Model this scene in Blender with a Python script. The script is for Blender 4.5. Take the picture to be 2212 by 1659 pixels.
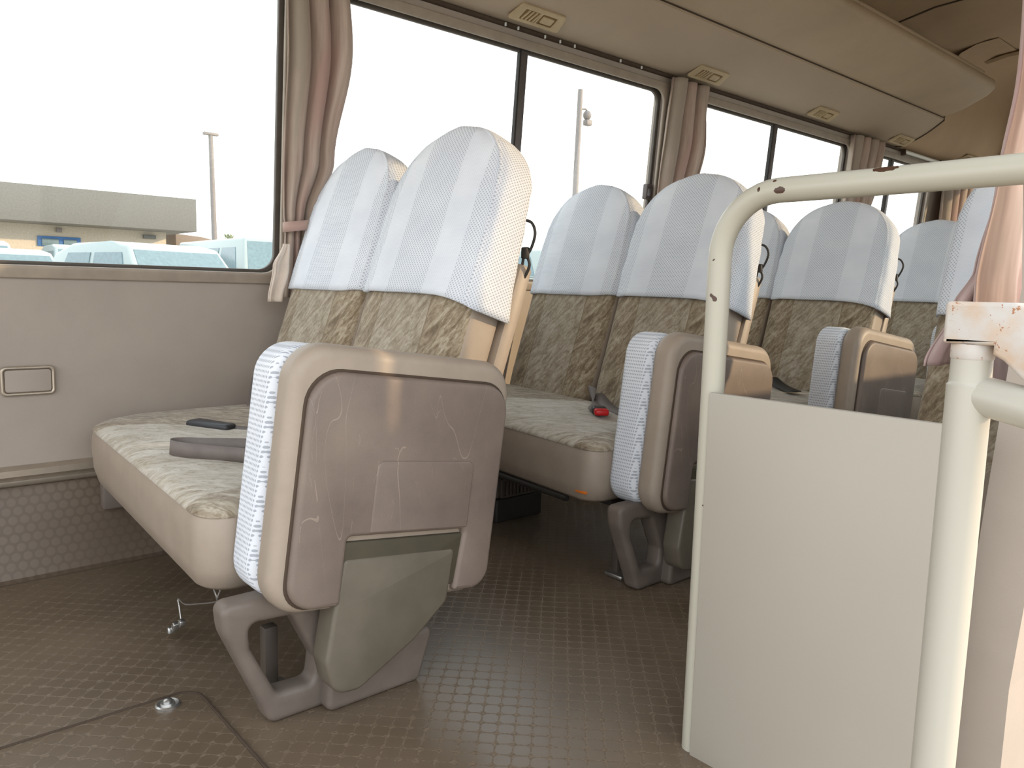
import bpy, bmesh, math, random
from mathutils import Vector, Matrix, noise
random.seed(7)
C = bpy.context.scene
for o in list(bpy.data.objects): bpy.data.objects.remove(o)
COL = C.collection
PI = math.pi
# ------------------------------------------------------------------ camera, world, sun, exposure
H = 0.62
Rr = ((0.75275041, -0.06130206, 0.65544555), (-0.65784413, -0.10733857, 0.74546599), (0.02465598, -0.99233084, -0.12112635))
cam_d = bpy.data.cameras.new('camera'); cam = bpy.data.objects.new('camera', cam_d); COL.objects.link(cam)
M = Matrix(((Rr[0][0], -Rr[0][1], -Rr[0][2], 0.0), (Rr[1][0], -Rr[1][1], -Rr[1][2], 0.0), (Rr[2][0], -Rr[2][1], -Rr[2][2], H), (0, 0, 0, 1)))
cam.matrix_world = M
cam_d.sensor_width = 36.0; cam_d.lens = 1684.0 / 2212.0 * 36.0; cam_d.clip_start = 0.02; cam_d.clip_end = 500
C.camera = cam
W = bpy.data.worlds.new('sky'); C.world = W; W.use_nodes = True
wn = W.node_tree.nodes; wl = W.node_tree.links
bg = wn['Background']
tc = wn.new('ShaderNodeTexCoord'); sx = wn.new('ShaderNodeSeparateXYZ'); cr = wn.new('ShaderNodeValToRGB')
wl.new(tc.outputs['Generated'], sx.inputs[0]); wl.new(sx.outputs['Z'], cr.inputs[0]); wl.new(cr.outputs[0], bg.inputs[0])
cr.color_ramp.elements[0].position = 0.0; cr.color_ramp.elements[0].color = (1.0, 0.985, 0.97, 1)
cr.color_ramp.elements[1].position = 0.7; cr.color_ramp.elements[1].color = (0.86, 0.93, 1.0, 1)
bg.inputs[1].default_value = 2.3
sun_d = bpy.data.lights.new('sun', 'SUN'); sun = bpy.data.objects.new('sun', sun_d); COL.objects.link(sun)
sun_d.energy = 3.0; sun_d.angle = math.radians(1.2); sun_d.color = (1.0, 0.70, 0.42)
SUND = Vector((-0.74, 0.80, -0.29)).normalized()
sun.rotation_euler = SUND.to_track_quat('-Z', 'Y').to_euler()
sun.location = (4, -4, 3)
C.view_settings.view_transform = 'Standard'; C.view_settings.look = 'None'; C.view_settings.gamma = 1
C.view_settings.use_curve_mapping = False
C.view_settings.exposure = 0.16

# ------------------------------------------------------------------ helpers
def lin(r, g, b):
    f = lambda c: (c / 255 / 12.92) if c / 255 <= 0.04045 else ((c / 255 + 0.055) / 1.055) ** 2.4
    return (f(r), f(g), f(b), 1)

LIN = lin
class NT:
    def __init__(s, name):
        s.m = bpy.data.materials.new(name); s.m.use_nodes = True
        s.t = s.m.node_tree; s.n = s.t.nodes; s.b = s.n['Principled BSDF']; s.out = s.n['Material Output']
    def N(s, ty, **k):
        n = s.n.new(ty)
        for a, v in k.items(): setattr(n, a, v)
        return n
    def L(s, a, b): s.t.links.new(a, b)
    def val(s, sock, v):
        if hasattr(v, 'is_output') or isinstance(v, bpy.types.NodeSocket): s.L(v, sock)
        else: sock.default_value = v
    def math(s, op, a, b=0.0, c=None):
        n = s.N('ShaderNodeMath', operation=op); s.val(n.inputs[0], a); s.val(n.inputs[1], b)
        if c is not None: s.val(n.inputs[2], c)
        return n.outputs[0]
    def mix(s, f, a, b):
        n = s.N('ShaderNodeMix', data_type='RGBA'); s.val(n.inputs[0], f); s.val(n.inputs[6], a); s.val(n.inputs[7], b); return n.outputs[2]
    def noise(s, vec, scale, detail=3, rough=0.5, dist=0.0):
        n = s.N('ShaderNodeTexNoise'); n.inputs['Scale'].default_value = scale; n.inputs['Detail'].default_value = detail
        n.inputs['Roughness'].default_value = rough; n.inputs['Distortion'].default_value = dist
        if vec is not None: s.L(vec, n.inputs['Vector'])
        return n.outputs[0]
    def ramp(s, f, stops, interp='LINEAR'):
        n = s.N('ShaderNodeValToRGB'); r = n.color_ramp; r.interpolation = interp
        while len(r.elements) < len(stops): r.elements.new(0.5)
        for e, (p, c) in zip(r.elements, stops): e.position = p; e.color = c
        s.L(f, n.inputs[0]); return n.outputs[0]
    def mapping(s, vec, loc=(0, 0, 0), rot=(0, 0, 0), sc=(1, 1, 1)):
        n = s.N('ShaderNodeMapping'); n.inputs['Location'].default_value = loc; n.inputs['Rotation'].default_value = rot; n.inputs['Scale'].default_value = sc
        s.L(vec, n.inputs['Vector']); return n.outputs[0]
    def obj(s): return s.N('ShaderNodeTexCoord').outputs['Object']
    def uv(s): return s.N('ShaderNodeUVMap').outputs[0]
    def bump(s, h, strength=0.3, dist=0.002):
        n = s.N('ShaderNodeBump'); n.inputs['Strength'].default_value = strength; n.inputs['Distance'].default_value = dist
        s.L(h, n.inputs['Height']); s.L(n.outputs[0], s.b.inputs['Normal'])
    def col(s, c): s.val(s.b.inputs['Base Color'], c)
    def rough(s, r): s.val(s.b.inputs['Roughness'], r)

def plain(name, rgb, rough=0.6, metal=0.0, var=0.06, scale=18, bump=0.0, bscale=400, spec=0.5):
    t = NT(name); c = lin(*rgb)
    n = t.noise(t.obj(), scale, 4, 0.6)
    d = tuple(x * (1 - var * 2) for x in c[:3]) + (1,); l = tuple(min(1, x * (1 + var * 2)) for x in c[:3]) + (1,)
    t.col(t.ramp(n, [(0.3, d), (0.7, l)])); t.rough(rough); t.b.inputs['Metallic'].default_value = metal
    t.b.inputs['Specular IOR Level'].default_value = spec
    if bump: t.bump(t.noise(t.obj(), bscale, 2), bump, 0.001)
    return t.m

MT = {}
MT['wall'] = plain('wall_vinyl', (163, 153, 143), 0.55, bump=0.15, var=0.03, scale=5)
MT['trimbrown'] = plain('window_trim_brown', (128, 113, 100), 0.5)
MT['duct'] = plain('duct_panel_beige', (178, 162, 142), 0.6, bump=0.1, var=0.02, scale=4)
MT['rack'] = plain('rack_beige', (172, 154, 130), 0.6, bump=0.1, var=0.03, scale=4)
MT['ceil'] = plain('ceiling_tan', (182, 158, 130), 0.75, var=0.04, scale=3)
MT['frame'] = plain('window_frame_beige', (158, 147, 134), 0.5)
MT['seal'] = plain('window_seal', (84, 78, 72), 0.5)
MT['dark'] = plain('dark_rubber', (38, 35, 32), 0.6)
MT['gap'] = plain('dark_brown_gap', (70, 56, 44), 0.8)  # dark brown for seams, grooves and small edge parts
MT['vent'] = plain('vent_cream', (184, 166, 134), 0.5)
MT['ventd'] = plain('vent_inner', (132, 106, 68), 0.6)
MT['alu'] = plain('aluminium_trim', (176, 166, 152), 0.35, metal=0.6)
MT['steel'] = plain('steel', (190, 190, 188), 0.3, metal=0.9)
MT['tan'] = plain('tan_vinyl', (158, 145, 131), 0.5, bump=0.2, bscale=500, var=0.03)
MT['pedestal'] = plain('pedestal_grey_plastic', (108, 98, 90), 0.5, bump=0.15, bscale=700)
MT['arm'] = plain('hinge_cover_plastic', (100, 93, 81), 0.42, bump=0.1, bscale=700)
MT['belt'] = plain('belt_webbing_grey', (112, 104, 100), 0.7, bump=0.4, bscale=900)
MT['black'] = plain('black_plastic', (44, 46, 50), 0.4)
MT['red'] = plain('red_plastic', (205, 20, 30), 0.35)
MT['orange'] = plain('orange_tag', (225, 120, 40), 0.5)
MT['recess_shade'] = plain('recess_shade_olive', (70, 64, 50), 0.6)
MT['heater'] = plain('heater_dark', (74, 66, 58), 0.55)
MT['grey'] = plain('grey_divider', (86, 78, 76), 0.4)
MT['panel_paint'] = plain('partition_paint', (162, 156, 145), 0.38, var=0.015, scale=2)
MT['white_p'] = plain('white_paint', (226, 230, 228), 0.35, var=0.02)
MT['lining'] = plain('curtain_lining', (214, 202, 190), 0.8)
MT['fascia'] = plain('fascia_grey', (108, 110, 108), 0.7)
MT['cream'] = plain('cream_wall', (196, 187, 172), 0.8)
MT['carwhite'] = plain('car_white', (160, 172, 172), 0.25, var=0.01)
MT['cargl'] = plain('car_glass', (112, 134, 142), 0.1)  # pale tone stands in for sky reflected in the glass
MT['bluefr'] = plain('blue_frame', (60, 110, 170), 0.5)
MT['tyre'] = plain('tyre', (35, 35, 35), 0.8)
MT['ground'] = plain('sandy_ground', (190, 180, 165), 0.9, scale=0.7)
MT['green'] = plain('palm_green', (140, 150, 120), 0.9)
MT['pole'] = plain('lamp_post_grey', (128, 122, 120), 0.5)

def fabric(name, scale=1.35, band=None, tint=1.0):
    t = NT(name); uv = t.uv()
    sep = t.N('ShaderNodeSeparateXYZ'); t.L(uv, sep.inputs[0])
    m = t.mapping(uv, rot=(0, 0, math.radians(52)), sc=(1, 1, 1))
    m2 = t.mapping(m, sc=(10 * scale, 30 * scale, 1))
    n1 = t.noise(m2, 1.0, 5, 0.62, 1.4)
    m3 = t.mapping(m, sc=(45 * scale, 110 * scale, 1), loc=(3, 7, 0))
    n2 = t.noise(m3, 1.0, 4, 0.65, 1.0)
    f = t.math('ADD', t.math('MULTIPLY', n1, 0.62), t.math('MULTIPLY', n2, 0.38))
    k = tint
    s = lambda r, g, b: lin(r * k, g * k, b * k)
    dark = t.ramp(f, [(0.36, s(92, 77, 58)), (0.46, s(124, 109, 88)), (0.53, s(150, 136, 114)), (0.62, s(178, 167, 148))])
    light = t.ramp(f, [(0.34, s(128, 114, 92)), (0.44, s(164, 155, 138)), (0.52, s(180, 173, 160)), (0.66, s(198, 193, 184))])
    if band == 'back':
        au = t.math('ABSOLUTE', t.math('SUBTRACT', sep.outputs[0], 0.0)); g = t.math('LESS_THAN', au, 0.085)
        c = t.mix(t.math('MULTIPLY', g, 0.45), dark, light)
        seam = t.math('LESS_THAN', t.math('ABSOLUTE', t.math('SUBTRACT', au, 0.085)), 0.0012)
        c = t.mix(seam, c, s(120, 104, 80))
    elif band == 'seat':
        big = t.noise(t.mapping(uv, sc=(5, 5, 1)), 1.0, 2)
        y = sep.outputs[1]; x = sep.outputs[0]
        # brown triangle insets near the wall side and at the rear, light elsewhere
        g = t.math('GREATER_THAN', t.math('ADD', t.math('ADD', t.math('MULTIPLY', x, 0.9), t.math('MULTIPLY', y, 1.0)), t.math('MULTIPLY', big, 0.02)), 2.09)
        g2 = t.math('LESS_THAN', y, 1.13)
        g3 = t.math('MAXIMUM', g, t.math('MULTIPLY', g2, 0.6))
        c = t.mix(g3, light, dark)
    else: c = dark
    c = t.mix(0.2, c, t.ramp(f, [(0.4, s(136, 122, 100)), (0.6, s(160, 148, 126))])) if band == 'back' else c
    n3 = t.noise(t.mapping(m, sc=(60, 210, 1), loc=(5, 2, 0)), 1.0, 4, 0.7, 2.0)
    c = t.mix(t.math('MULTIPLY', t.ramp(n3, [(0.56, (0, 0, 0, 1)), (0.66, (1, 1, 1, 1))]), 0.55), c, s(98, 82, 62))
    t.col(c); t.rough(0.9); t.b.inputs['Sheen Weight'].default_value = 0.25; t.b.inputs['Specular IOR Level'].default_value = 0.2
    fine = t.noise(t.mapping(uv, sc=(900, 900, 1)), 1.0, 2)
    t.bump(t.math('ADD', t.math('MULTIPLY', fine, 0.4), f), 0.35, 0.002)
    return t.m
MT['fab_back'] = fabric('fabric_backrest', band='back')
MT['fab_seat'] = fabric('fabric_cushion', band='seat')

def lace(name, wide=False):
    t = NT(name); uv = t.uv(); sep = t.N('ShaderNodeSeparateXYZ'); t.L(uv, sep.inputs[0]); u, v = sep.outputs[0], sep.outputs[1]
    def holes(pu, pv, th):
        a = t.math('SINE', t.math('MULTIPLY', u, 2 * PI / pu)); b = t.math('SINE', t.math('MULTIPLY', v, 2 * PI / pv))
        return t.math('GREATER_THAN', t.math('MULTIPLY', a, b), th)
    au = t.math('ABSOLUTE', u)
    hol = holes(0.0085, 0.0075, 0.30)
    if wide:
        u, v = t.math('ADD', u, v), t.math('SUBTRACT', u, v)
        hol = holes(0.0135, 0.0135, 0.32)
    fine = t.math('MULTIPLY', holes(0.006, 0.0055, 0.45), 0.55)
    if wide:
        h = t.math('MULTIPLY', hol, 0.6)
    else:
        cen = t.math('LESS_THAN', au, 0.062)
        side = t.math('GREATER_THAN', au, 0.135)
        h = t.math('MAXIMUM', t.math('MULTIPLY', cen, hol), t.math('MULTIPLY', side, hol))
        h = t.math('MAXIMUM', t.math('MULTIPLY', h, 0.55), t.math('MULTIPLY', fine, 0.22))
    cl = t.noise(t.mapping(uv, sc=(9, 9, 1)), 1.0, 3)
    base = t.ramp(cl, [(0.35, lin(214, 220, 229)), (0.7, lin(226, 231, 238))])
    t.col(t.mix(h, base, lin(118, 126, 140))); t.rough(0.85); t.b.inputs['Specular IOR Level'].default_value = 0.2
    wr = t.noise(t.mapping(uv, rot=(0, 0, 0.7), sc=(12, 30, 1)), 1.0, 2, 0.5, 0.6)
    n = t.N('ShaderNodeBump'); n.inputs['Strength'].default_value = 0.35; n.inputs['Distance'].default_value = 0.006; t.L(wr, n.inputs['Height'])
    n2 = t.N('ShaderNodeBump'); n2.inputs['Strength'].default_value = 0.4; n2.inputs['Distance'].default_value = 0.0012; t.L(t.math('SUBTRACT', 1.0, h), n2.inputs['Height'])
    t.L(n.outputs[0], n2.inputs['Normal']); t.L(n2.outputs[0], t.b.inputs['Normal'])
    return t.m
MT['lace'] = lace('white_lace_cover'); MT['mesh'] = lace('white_mesh_cover', True)

def floor_mat():
    t = NT('patterned_vinyl_floor'); o = t.obj()
    m = t.mapping(o, rot=(0, 0, math.radians(45)), sc=(1 / 0.0250,) * 3)
    fr = t.N('ShaderNodeVectorMath', operation='FRACTION'); t.L(m, fr.inputs[0])
    sb = t.N('ShaderNodeVectorMath', operation='SUBTRACT'); t.L(fr.outputs[0], sb.inputs[0]); sb.inputs[1].default_value = (0.5, 0.5, 0.5)
    ab = t.N('ShaderNodeVectorMath', operation='ABSOLUTE'); t.L(sb.outputs[0], ab.inputs[0])
    s = t.N('ShaderNodeSeparateXYZ'); t.L(ab.outputs[0], s.inputs[0])
    d = t.math('MAXIMUM', t.math('MAXIMUM', s.outputs[0], s.outputs[1]), t.math('MULTIPLY', t.math('ADD', s.outputs[0], s.outputs[1]), 0.64))
    edge = t.ramp(d, [(0.445, (0, 0, 0, 1)), (0.475, (1, 1, 1, 1))])
    big = t.noise(o, 3.0, 4, 0.6); sp = t.noise(o, 260, 2, 0.5)
    fill = t.ramp(big, [(0.3, lin(92, 79, 64)), (0.7, lin(116, 101, 84))])
    line = t.ramp(sp, [(0.35, lin(96, 82, 66)), (0.65, lin(126, 111, 93))])
    dust = t.math('GREATER_THAN', t.noise(o, 120, 3, 0.7), 0.75)
    c = t.mix(edge, fill, line); c = t.mix(t.math('MULTIPLY', dust, 0.6), c, lin(190, 176, 156))
    t.col(c); t.rough(t.math('ADD', t.math('MULTIPLY', edge, 0.25), t.math('ADD', 0.20, t.math('MULTIPLY', big, 0.22))))
    t.bump(t.math('SUBTRACT', 1.0, edge), 0.16, 0.0008)
    return t.m
MT['floor'] = floor_mat()

def riser_mat():
    t = NT('dotted_vinyl_riser'); o = t.obj()
    s0 = t.N('ShaderNodeSeparateXYZ'); t.L(o, s0.inputs[0])
    P = 0.021
    a = t.math('SUBTRACT', t.math('FRACT', t.math('MULTIPLY', s0.outputs[0], 1 / P)), 0.5)
    row = t.math('FLOOR', t.math('MULTIPLY', s0.outputs[2], 1 / (P * 0.87)))
    a = t.math('SUBTRACT', t.math('FRACT', t.math('ADD', t.math('MULTIPLY', s0.outputs[0], 1 / P), t.math('MULTIPLY', row, 0.5))), 0.5)
    b = t.math('MULTIPLY', t.math('SUBTRACT', t.math('FRACT', t.math('MULTIPLY', s0.outputs[2], 1 / (P * 0.87))), 0.5), 0.87)
    d = t.math('SQRT', t.math('ADD', t.math('MULTIPLY', a, a), t.math('MULTIPLY', b, b)))
    e = t.ramp(d, [(0.36, (0, 0, 0, 1)), (0.42, (1, 1, 1, 1))])
    big = t.noise(o, 4, 3)
    t.col(t.mix(e, t.ramp(big, [(0.3, lin(102, 89, 76)), (0.7, lin(112, 99, 86))]), lin(97, 84, 71)))
    t.rough(0.4); t.bump(t.math('SUBTRACT', 1.0, e), 0.1, 0.0006)
    return t.m
MT['riser'] = riser_mat()

def scratched():
    t = NT('scratched_brown_plastic'); o = t.obj()
    big = t.noise(o, 9, 4, 0.6); gr = t.noise(o, 700, 2)
    base = t.ramp(t.math('ADD', t.math('MULTIPLY', big, 0.8), t.math('MULTIPLY', gr, 0.2)), [(0.3, lin(108, 96, 90)), (0.7, lin(130, 116, 105))])
    def scr(rot, sc, w, mask_s, lo):
        mp = t.mapping(o, rot=rot, sc=sc)
        v = t.noise(mp, 1.0, 1, 0.4, 0.3)
        k = t.math('LESS_THAN', t.math('ABSOLUTE', t.math('SUBTRACT', v, 0.52)), w)
        return t.math('MULTIPLY', k, t.math('GREATER_THAN', t.noise(o, mask_s, 3), lo))
    s1 = scr((0, 0.15, 0), (16, 1, 3.2), 0.0014, 14, 0.5)
    s2 = scr((0, 1.1, 0), (14, 1, 4), 0.0012, 22, 0.57)
    s3 = scr((0, 0.5, 0), (40, 1, 12), 0.003, 26, 0.62)
    s = t.math('MAXIMUM', s1, t.math('MAXIMUM', s2, s3))
    t.col(t.mix(t.math('MULTIPLY', s, 0.36), base, lin(178, 162, 148))); t.rough(t.math('ADD', 0.38, t.math('MULTIPLY', big, 0.2)))
    t.bump(gr, 0.2, 0.0008)
    return t.m
MT['scr'] = scratched()

def curtain_mat(nm='curtain_dusty_pink', k=1.0, pk=0):
    lin = lambda r, g, b: LIN(min(255, r * k + pk), min(255, g * k), min(255, b * k * (1.0 if k == 1.0 else 1.06)))
    t = NT(nm); uv = t.uv()
    st = t.noise(t.mapping(uv, sc=(60, 4, 1)), 1.0, 3, 0.6); bg_ = t.noise(t.mapping(uv, sc=(9, 2.0, 1), loc=(2, 1, 0)), 1.0, 3)
    c = t.ramp(st, [(0.3, lin(168, 148, 134)), (0.7, lin(206, 190, 177))])
    c2 = t.mix(t.ramp(bg_, [(0.48, (0, 0, 0, 1)), (0.62, (1, 1, 1, 1))]), c, lin(192, 162, 152))
    c3 = t.mix(t.ramp(bg_, [(0.34, (1, 1, 1, 1)), (0.42, (0, 0, 0, 1))]), c2, lin(176, 164, 150))
    t.col(c3); t.rough(0.85); t.b.inputs['Sheen Weight'].default_value = 0.2
    tr = t.N('ShaderNodeBsdfTranslucent'); t.L(c3, tr.inputs[0])
    mx = t.N('ShaderNodeMixShader'); mx.inputs[0].default_value = 0.22
    t.L(t.b.outputs[0], mx.inputs[1]); t.L(tr.outputs[0], mx.inputs[2]); t.L(mx.outputs[0], t.out.inputs[0])
    t.bump(st, 0.15, 0.001)
    return t.m
MT['curtain'] = curtain_mat(); MT['curtain_light'] = curtain_mat('curtain_pale_pink', 1.13, 2)

def chipped(name, spots, base=(178, 175, 161)):
    t = NT(name); o = t.obj(); n = t.noise(o, 90, 3, 0.7)
    k = None
    for (p, r) in spots:
        d = t.N('ShaderNodeVectorMath', operation='DISTANCE'); 
        mp = t.mapping(o, loc=(-p[0], -p[1], -p[2])); mp = t.mapping(mp, sc=(1 / r[0], 1 / r[1], 1 / r[2]))
        t.L(mp, d.inputs[0]); d.inputs[1].default_value = (0, 0, 0)
        a = t.math('LESS_THAN', t.math('ADD', d.outputs['Value'], t.math('MULTIPLY', t.math('SUBTRACT', n, 0.5), 1.4)), 1.0)
        k = a if k is None else t.math('MAXIMUM', k, a)
    rnd = t.math('GREATER_THAN', t.noise(o, 75, 1, 0.4), 0.80)
    k = rnd if k is None else t.math('MAXIMUM', k, rnd)
    t.col(t.mix(k, lin(*base), lin(74, 52, 40))); t.rough(0.33)
    return t.m
MT['rail'] = chipped('chipped_cream_rail', [((0.845, 0.497, 0.742), (0.02, 0.008, 0.0036)), ((0.850, 0.380, 0.7565), (0.010, 0.014, 0.0045)), ((0.845, 0.525, 0.745), (0.01, 0.002, 0.003)), ((0.85, 0.46, 0.76), (0.01, 0.003, 0.002))])
MT['post'] = chipped('cream_post', [], (178, 175, 164))
def peel():
    t = NT('peeling_white_bracket'); o = t.obj(); n = t.noise(o, 160, 4, 0.7); b = t.noise(o, 28, 3, 0.6)
    t.col(t.mix(t.math('GREATER_THAN', n, 0.635), t.ramp(b, [(0.4, lin(190, 186, 181)), (0.62, lin(190, 166, 143))]), lin(160, 112, 80))); t.rough(0.6); t.bump(n, 0.4, 0.001)
    return t.m
MT['peel'] = peel()

def glass():
    t = NT('window_glass'); t.n.remove(t.b)
    tr = t.N('ShaderNodeBsdfTransparent'); tr.inputs[0].default_value = (0.96, 0.98, 0.97, 1)
    gl = t.N('ShaderNodeBsdfGlossy'); gl.inputs['Roughness'].default_value = 0.02
    fr = t.N('ShaderNodeFresnel'); fr.inputs[0].default_value = 1.45
    mx = t.N('ShaderNodeMixShader'); ge = t.N('ShaderNodeNewGeometry'); k = t.math('MULTIPLY', fr.outputs[0], t.math('SUBTRACT', 1.0, ge.outputs['Backfacing'])); t.L(k, mx.inputs[0]); t.L(tr.outputs[0], mx.inputs[1]); t.L(gl.outputs[0], mx.inputs[2]); t.L(mx.outputs[0], t.out.inputs[0])
    return t.m
MT['glass'] = glass()

# ---------- mesh helpers
def link(o, parent=None):
    COL.objects.link(o)
    if parent is not None: o.parent = parent
    return o
def tag(o, label=None, cat=None, group=None, kind=None):
    if label: o['label'] = label
    if cat: o['category'] = cat
    if group: o['group'] = group
    if kind: o['kind'] = kind
    return o
def empty(name, loc=(0, 0, 0)):
    o = bpy.data.objects.new(name, None); COL.objects.link(o); o.location = loc; o.empty_display_size = 0.05
    return o
def mk(name, V, F, mats, parent=None, smooth=True, uvs=None, midx=None, auto=None):
    me = bpy.data.meshes.new(name); me.from_pydata([tuple(v) for v in V], [], F)
    if not isinstance(mats, (list, tuple)): mats = [mats]
    for m in mats: me.materials.append(MT[m])
    if uvs is not None:
        l = me.uv_layers.new(name='UVMap')
        for lp in me.loops: l.data[lp.index].uv = uvs[lp.vertex_index]
    if midx is not None:
        for p, i in zip(me.polygons, midx): p.material_index = i
    bm = bmesh.new(); bm.from_mesh(me); bmesh.ops.recalc_face_normals(bm, faces=bm.faces)
    bm.to_mesh(me); bm.free()
    o = bpy.data.objects.new(name, me); link(o, parent)
    if smooth:
        for p in me.polygons: p.use_smooth = True
        if auto is not None: me.set_sharp_from_angle(angle=math.radians(auto))
    return o
def from_bm(name, bm, mats, parent=None, auto=35):
    me = bpy.data.meshes.new(name)
    bmesh.ops.recalc_face_normals(bm, faces=bm.faces); bm.to_mesh(me); bm.free()
    if not isinstance(mats, (list, tuple)): mats = [mats]
    for m in mats: me.materials.append(MT[m])
    for p in me.polygons: p.use_smooth = True
    me.set_sharp_from_angle(angle=math.radians(auto))
    o = bpy.data.objects.new(name, me); return link(o, parent)
def add_box(bm, c, s, bev=0.0, rot=None, seg=3, mi=0):
    r = bmesh.ops.create_cube(bm, size=1.0); vs = r['verts']
    for v in vs: v.co = Vector((v.co.x * s[0], v.co.y * s[1], v.co.z * s[2]))
    if bev > 0:
        es = list({e for v in vs for e in v.link_edges})
        rb = bmesh.ops.bevel(bm, geom=es, offset=bev, segments=seg, affect='EDGES', profile=0.5)
        vs = list({v for f in rb['faces'] for v in f.verts} | {v for v in vs if v.is_valid})
    mtx = Matrix.Translation(Vector(c)) @ (rot.to_4x4() if rot is not None else Matrix())
    for v in vs: v.co = mtx @ v.co
    if mi:
        for f in {f for v in vs for f in v.link_faces}: f.material_index = mi
    return vs
def box(name, c, s, mat, parent=None, bev=0.003, rot=None, seg=2, auto=40):
    bm = bmesh.new(); add_box(bm, c, s, bev, rot, seg); return from_bm(name, bm, mat, parent, auto)
def tube(name, pts, r, mat, parent=None, seg=16, closed=False, cap=True, bm=None, rs=None):
    own = bm is None
    if own: bm = bmesh.new()
    P = [Vector(p) for p in pts]; n = len(P); rings = []
    T = []
    for i in range(n):
        a = P[(i - 1) % n] if (closed or i > 0) else P[i]; b = P[(i + 1) % n] if (closed or i < n - 1) else P[i]
        T.append((b - a).normalized())
    u = T[0].orthogonal().normalized()
    for i in range(n):
        u = (u - T[i] * u.dot(T[i])).normalized(); w = T[i].cross(u)
        rr = rs[i] if rs else r
        rings.append([bm.verts.new(P[i] + (u * math.cos(2 * PI * k / seg) + w * math.sin(2 * PI * k / seg)) * rr) for k in range(seg)])
    m = n if closed else n - 1
    for i in range(m):
        A, B = rings[i], rings[(i + 1) % n]
        for k in range(seg): bm.faces.new((A[k], A[(k + 1) % seg], B[(k + 1) % seg], B[k]))
    if not closed and cap:
        bm.faces.new(rings[0]); bm.faces.new(rings[-1])
    if own: return from_bm(name, bm, mat, parent, 50)
def fillet(pts, rad, seg=6):
    out = []; n = len(pts)
    for i, p in enumerate(pts):
        p = Vector(p); a = Vector(pts[i - 1]) - p; b = Vector(pts[(i + 1) % n]) - p
        r = rad[i] if isinstance(rad, (list, tuple)) else rad
        if r <= 0: out.append(tuple(p)); continue
        an = a.normalized(); bn = b.normalized(); ang = an.angle(bn)
        d = min(r / math.tan(ang / 2), a.length * 0.49, b.length * 0.49); rr = d * math.tan(ang / 2)
        cdir = (an + bn).normalized(); c = p + cdir * (rr / math.sin(ang / 2))
        s = p + an * d; e = p + bn * d
        a0 = math.atan2(s.y - c.y, s.x - c.x); a1 = math.atan2(e.y - c.y, e.x - c.x)
        while a1 - a0 > PI: a1 -= 2 * PI
        while a1 - a0 < -PI: a1 += 2 * PI
        for k in range(seg + 1):
            t = a0 + (a1 - a0) * k / seg; out.append((c.x + rr * math.cos(t), c.y + rr * math.sin(t)))
    return out
def smooth_path(pts, n=8):
    P = [Vector(p) for p in pts]; out = []
    for i in range(len(P) - 1):
        p0 = P[max(i - 1, 0)]; p1 = P[i]; p2 = P[i + 1]; p3 = P[min(i + 2, len(P) - 1)]
        for k in range(n):
            t = k / n
            out.append(0.5 * ((2 * p1) + (p2 - p0) * t + (2 * p0 - 5 * p1 + 4 * p2 - p3) * t * t + (3 * p1 - p0 - 3 * p2 + p3) * t ** 3))
    out.append(P[-1]); return out
def plate(name, outer, holes, th, bev, mat, parent=None, mtx=None, auto=35, bseg=2):
    """2D shape in local XY extruded along local Z, with rounded edges; mtx maps it into place."""
    cu = bpy.data.curves.new(name + '_c', 'CURVE'); cu.dimensions = '2D'; cu.fill_mode = 'BOTH'
    cu.extrude = max(th / 2 - bev, 0.0001); cu.bevel_depth = bev; cu.bevel_resolution = bseg; cu.offset = -bev
    for loop in [outer] + list(holes):
        sp = cu.splines.new('POLY'); sp.points.add(len(loop) - 1); sp.use_cyclic_u = True
        for q, p in zip(sp.points, loop): q.co = (p[0], p[1], 0, 1)
    ob = bpy.data.objects.new(name + '_t', cu); COL.objects.link(ob)
    dg = bpy.context.evaluated_depsgraph_get(); dg.update()
    me = bpy.data.meshes.new_from_object(ob.evaluated_get(dg)); bpy.data.objects.remove(ob)
    me.name = name; me.materials.clear(); me.materials.append(MT[mat])
    if mtx is not None: me.transform(mtx)
    bm = bmesh.new(); bm.from_mesh(me); bmesh.ops.remove_doubles(bm, verts=bm.verts, dist=1e-5); bmesh.ops.recalc_face_normals(bm, faces=bm.faces); bm.to_mesh(me); bm.free()
    for p in me.polygons: p.use_smooth = True; p.material_index = 0
    me.set_sharp_from_angle(angle=math.radians(auto))
    return link(bpy.data.objects.new(name, me), parent)
# local (X,Y,Z) -> world (x, z, -y): shapes drawn in the x/z plane, front face towards -Y
def XZ(y, ang=0.0, origin=(0, 0)):
    return Matrix.Translation((origin[0], y, origin[1])) @ Matrix.Rotation(ang, 4, 'Y') @ Matrix(((1, 0, 0, 0), (0, 0, -1, 0), (0, 1, 0, 0), (0, 0, 0, 1)))
def copy_tree(o, parent=None):
    c = o.copy(); COL.objects.link(c); c.parent = parent
    for ch in list(o.children): copy_tree(ch, c)
    return c
def extrude_profile(name, prof, x0, x1, mat, parent=None, closed=False, nx=1, auto=35, capends=False):
    V = []; F = []; n = len(prof)
    for i in range(nx + 1):
        x = x0 + (x1 - x0) * i / nx
        for (y, z) in prof: V.append((x, y, z))
    for i in range(nx):
        for k in range(n if closed else n - 1):
            a = i * n + k; b = i * n + (k + 1) % n; F.append((a, b, b + n, a + n))
    if capends:
        F.append(tuple(range(n))[::-1]); F.append(tuple(range(nx * n, nx * n + n)))
    return mk(name, V, F, mat, parent, True, None, None, auto)

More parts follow.
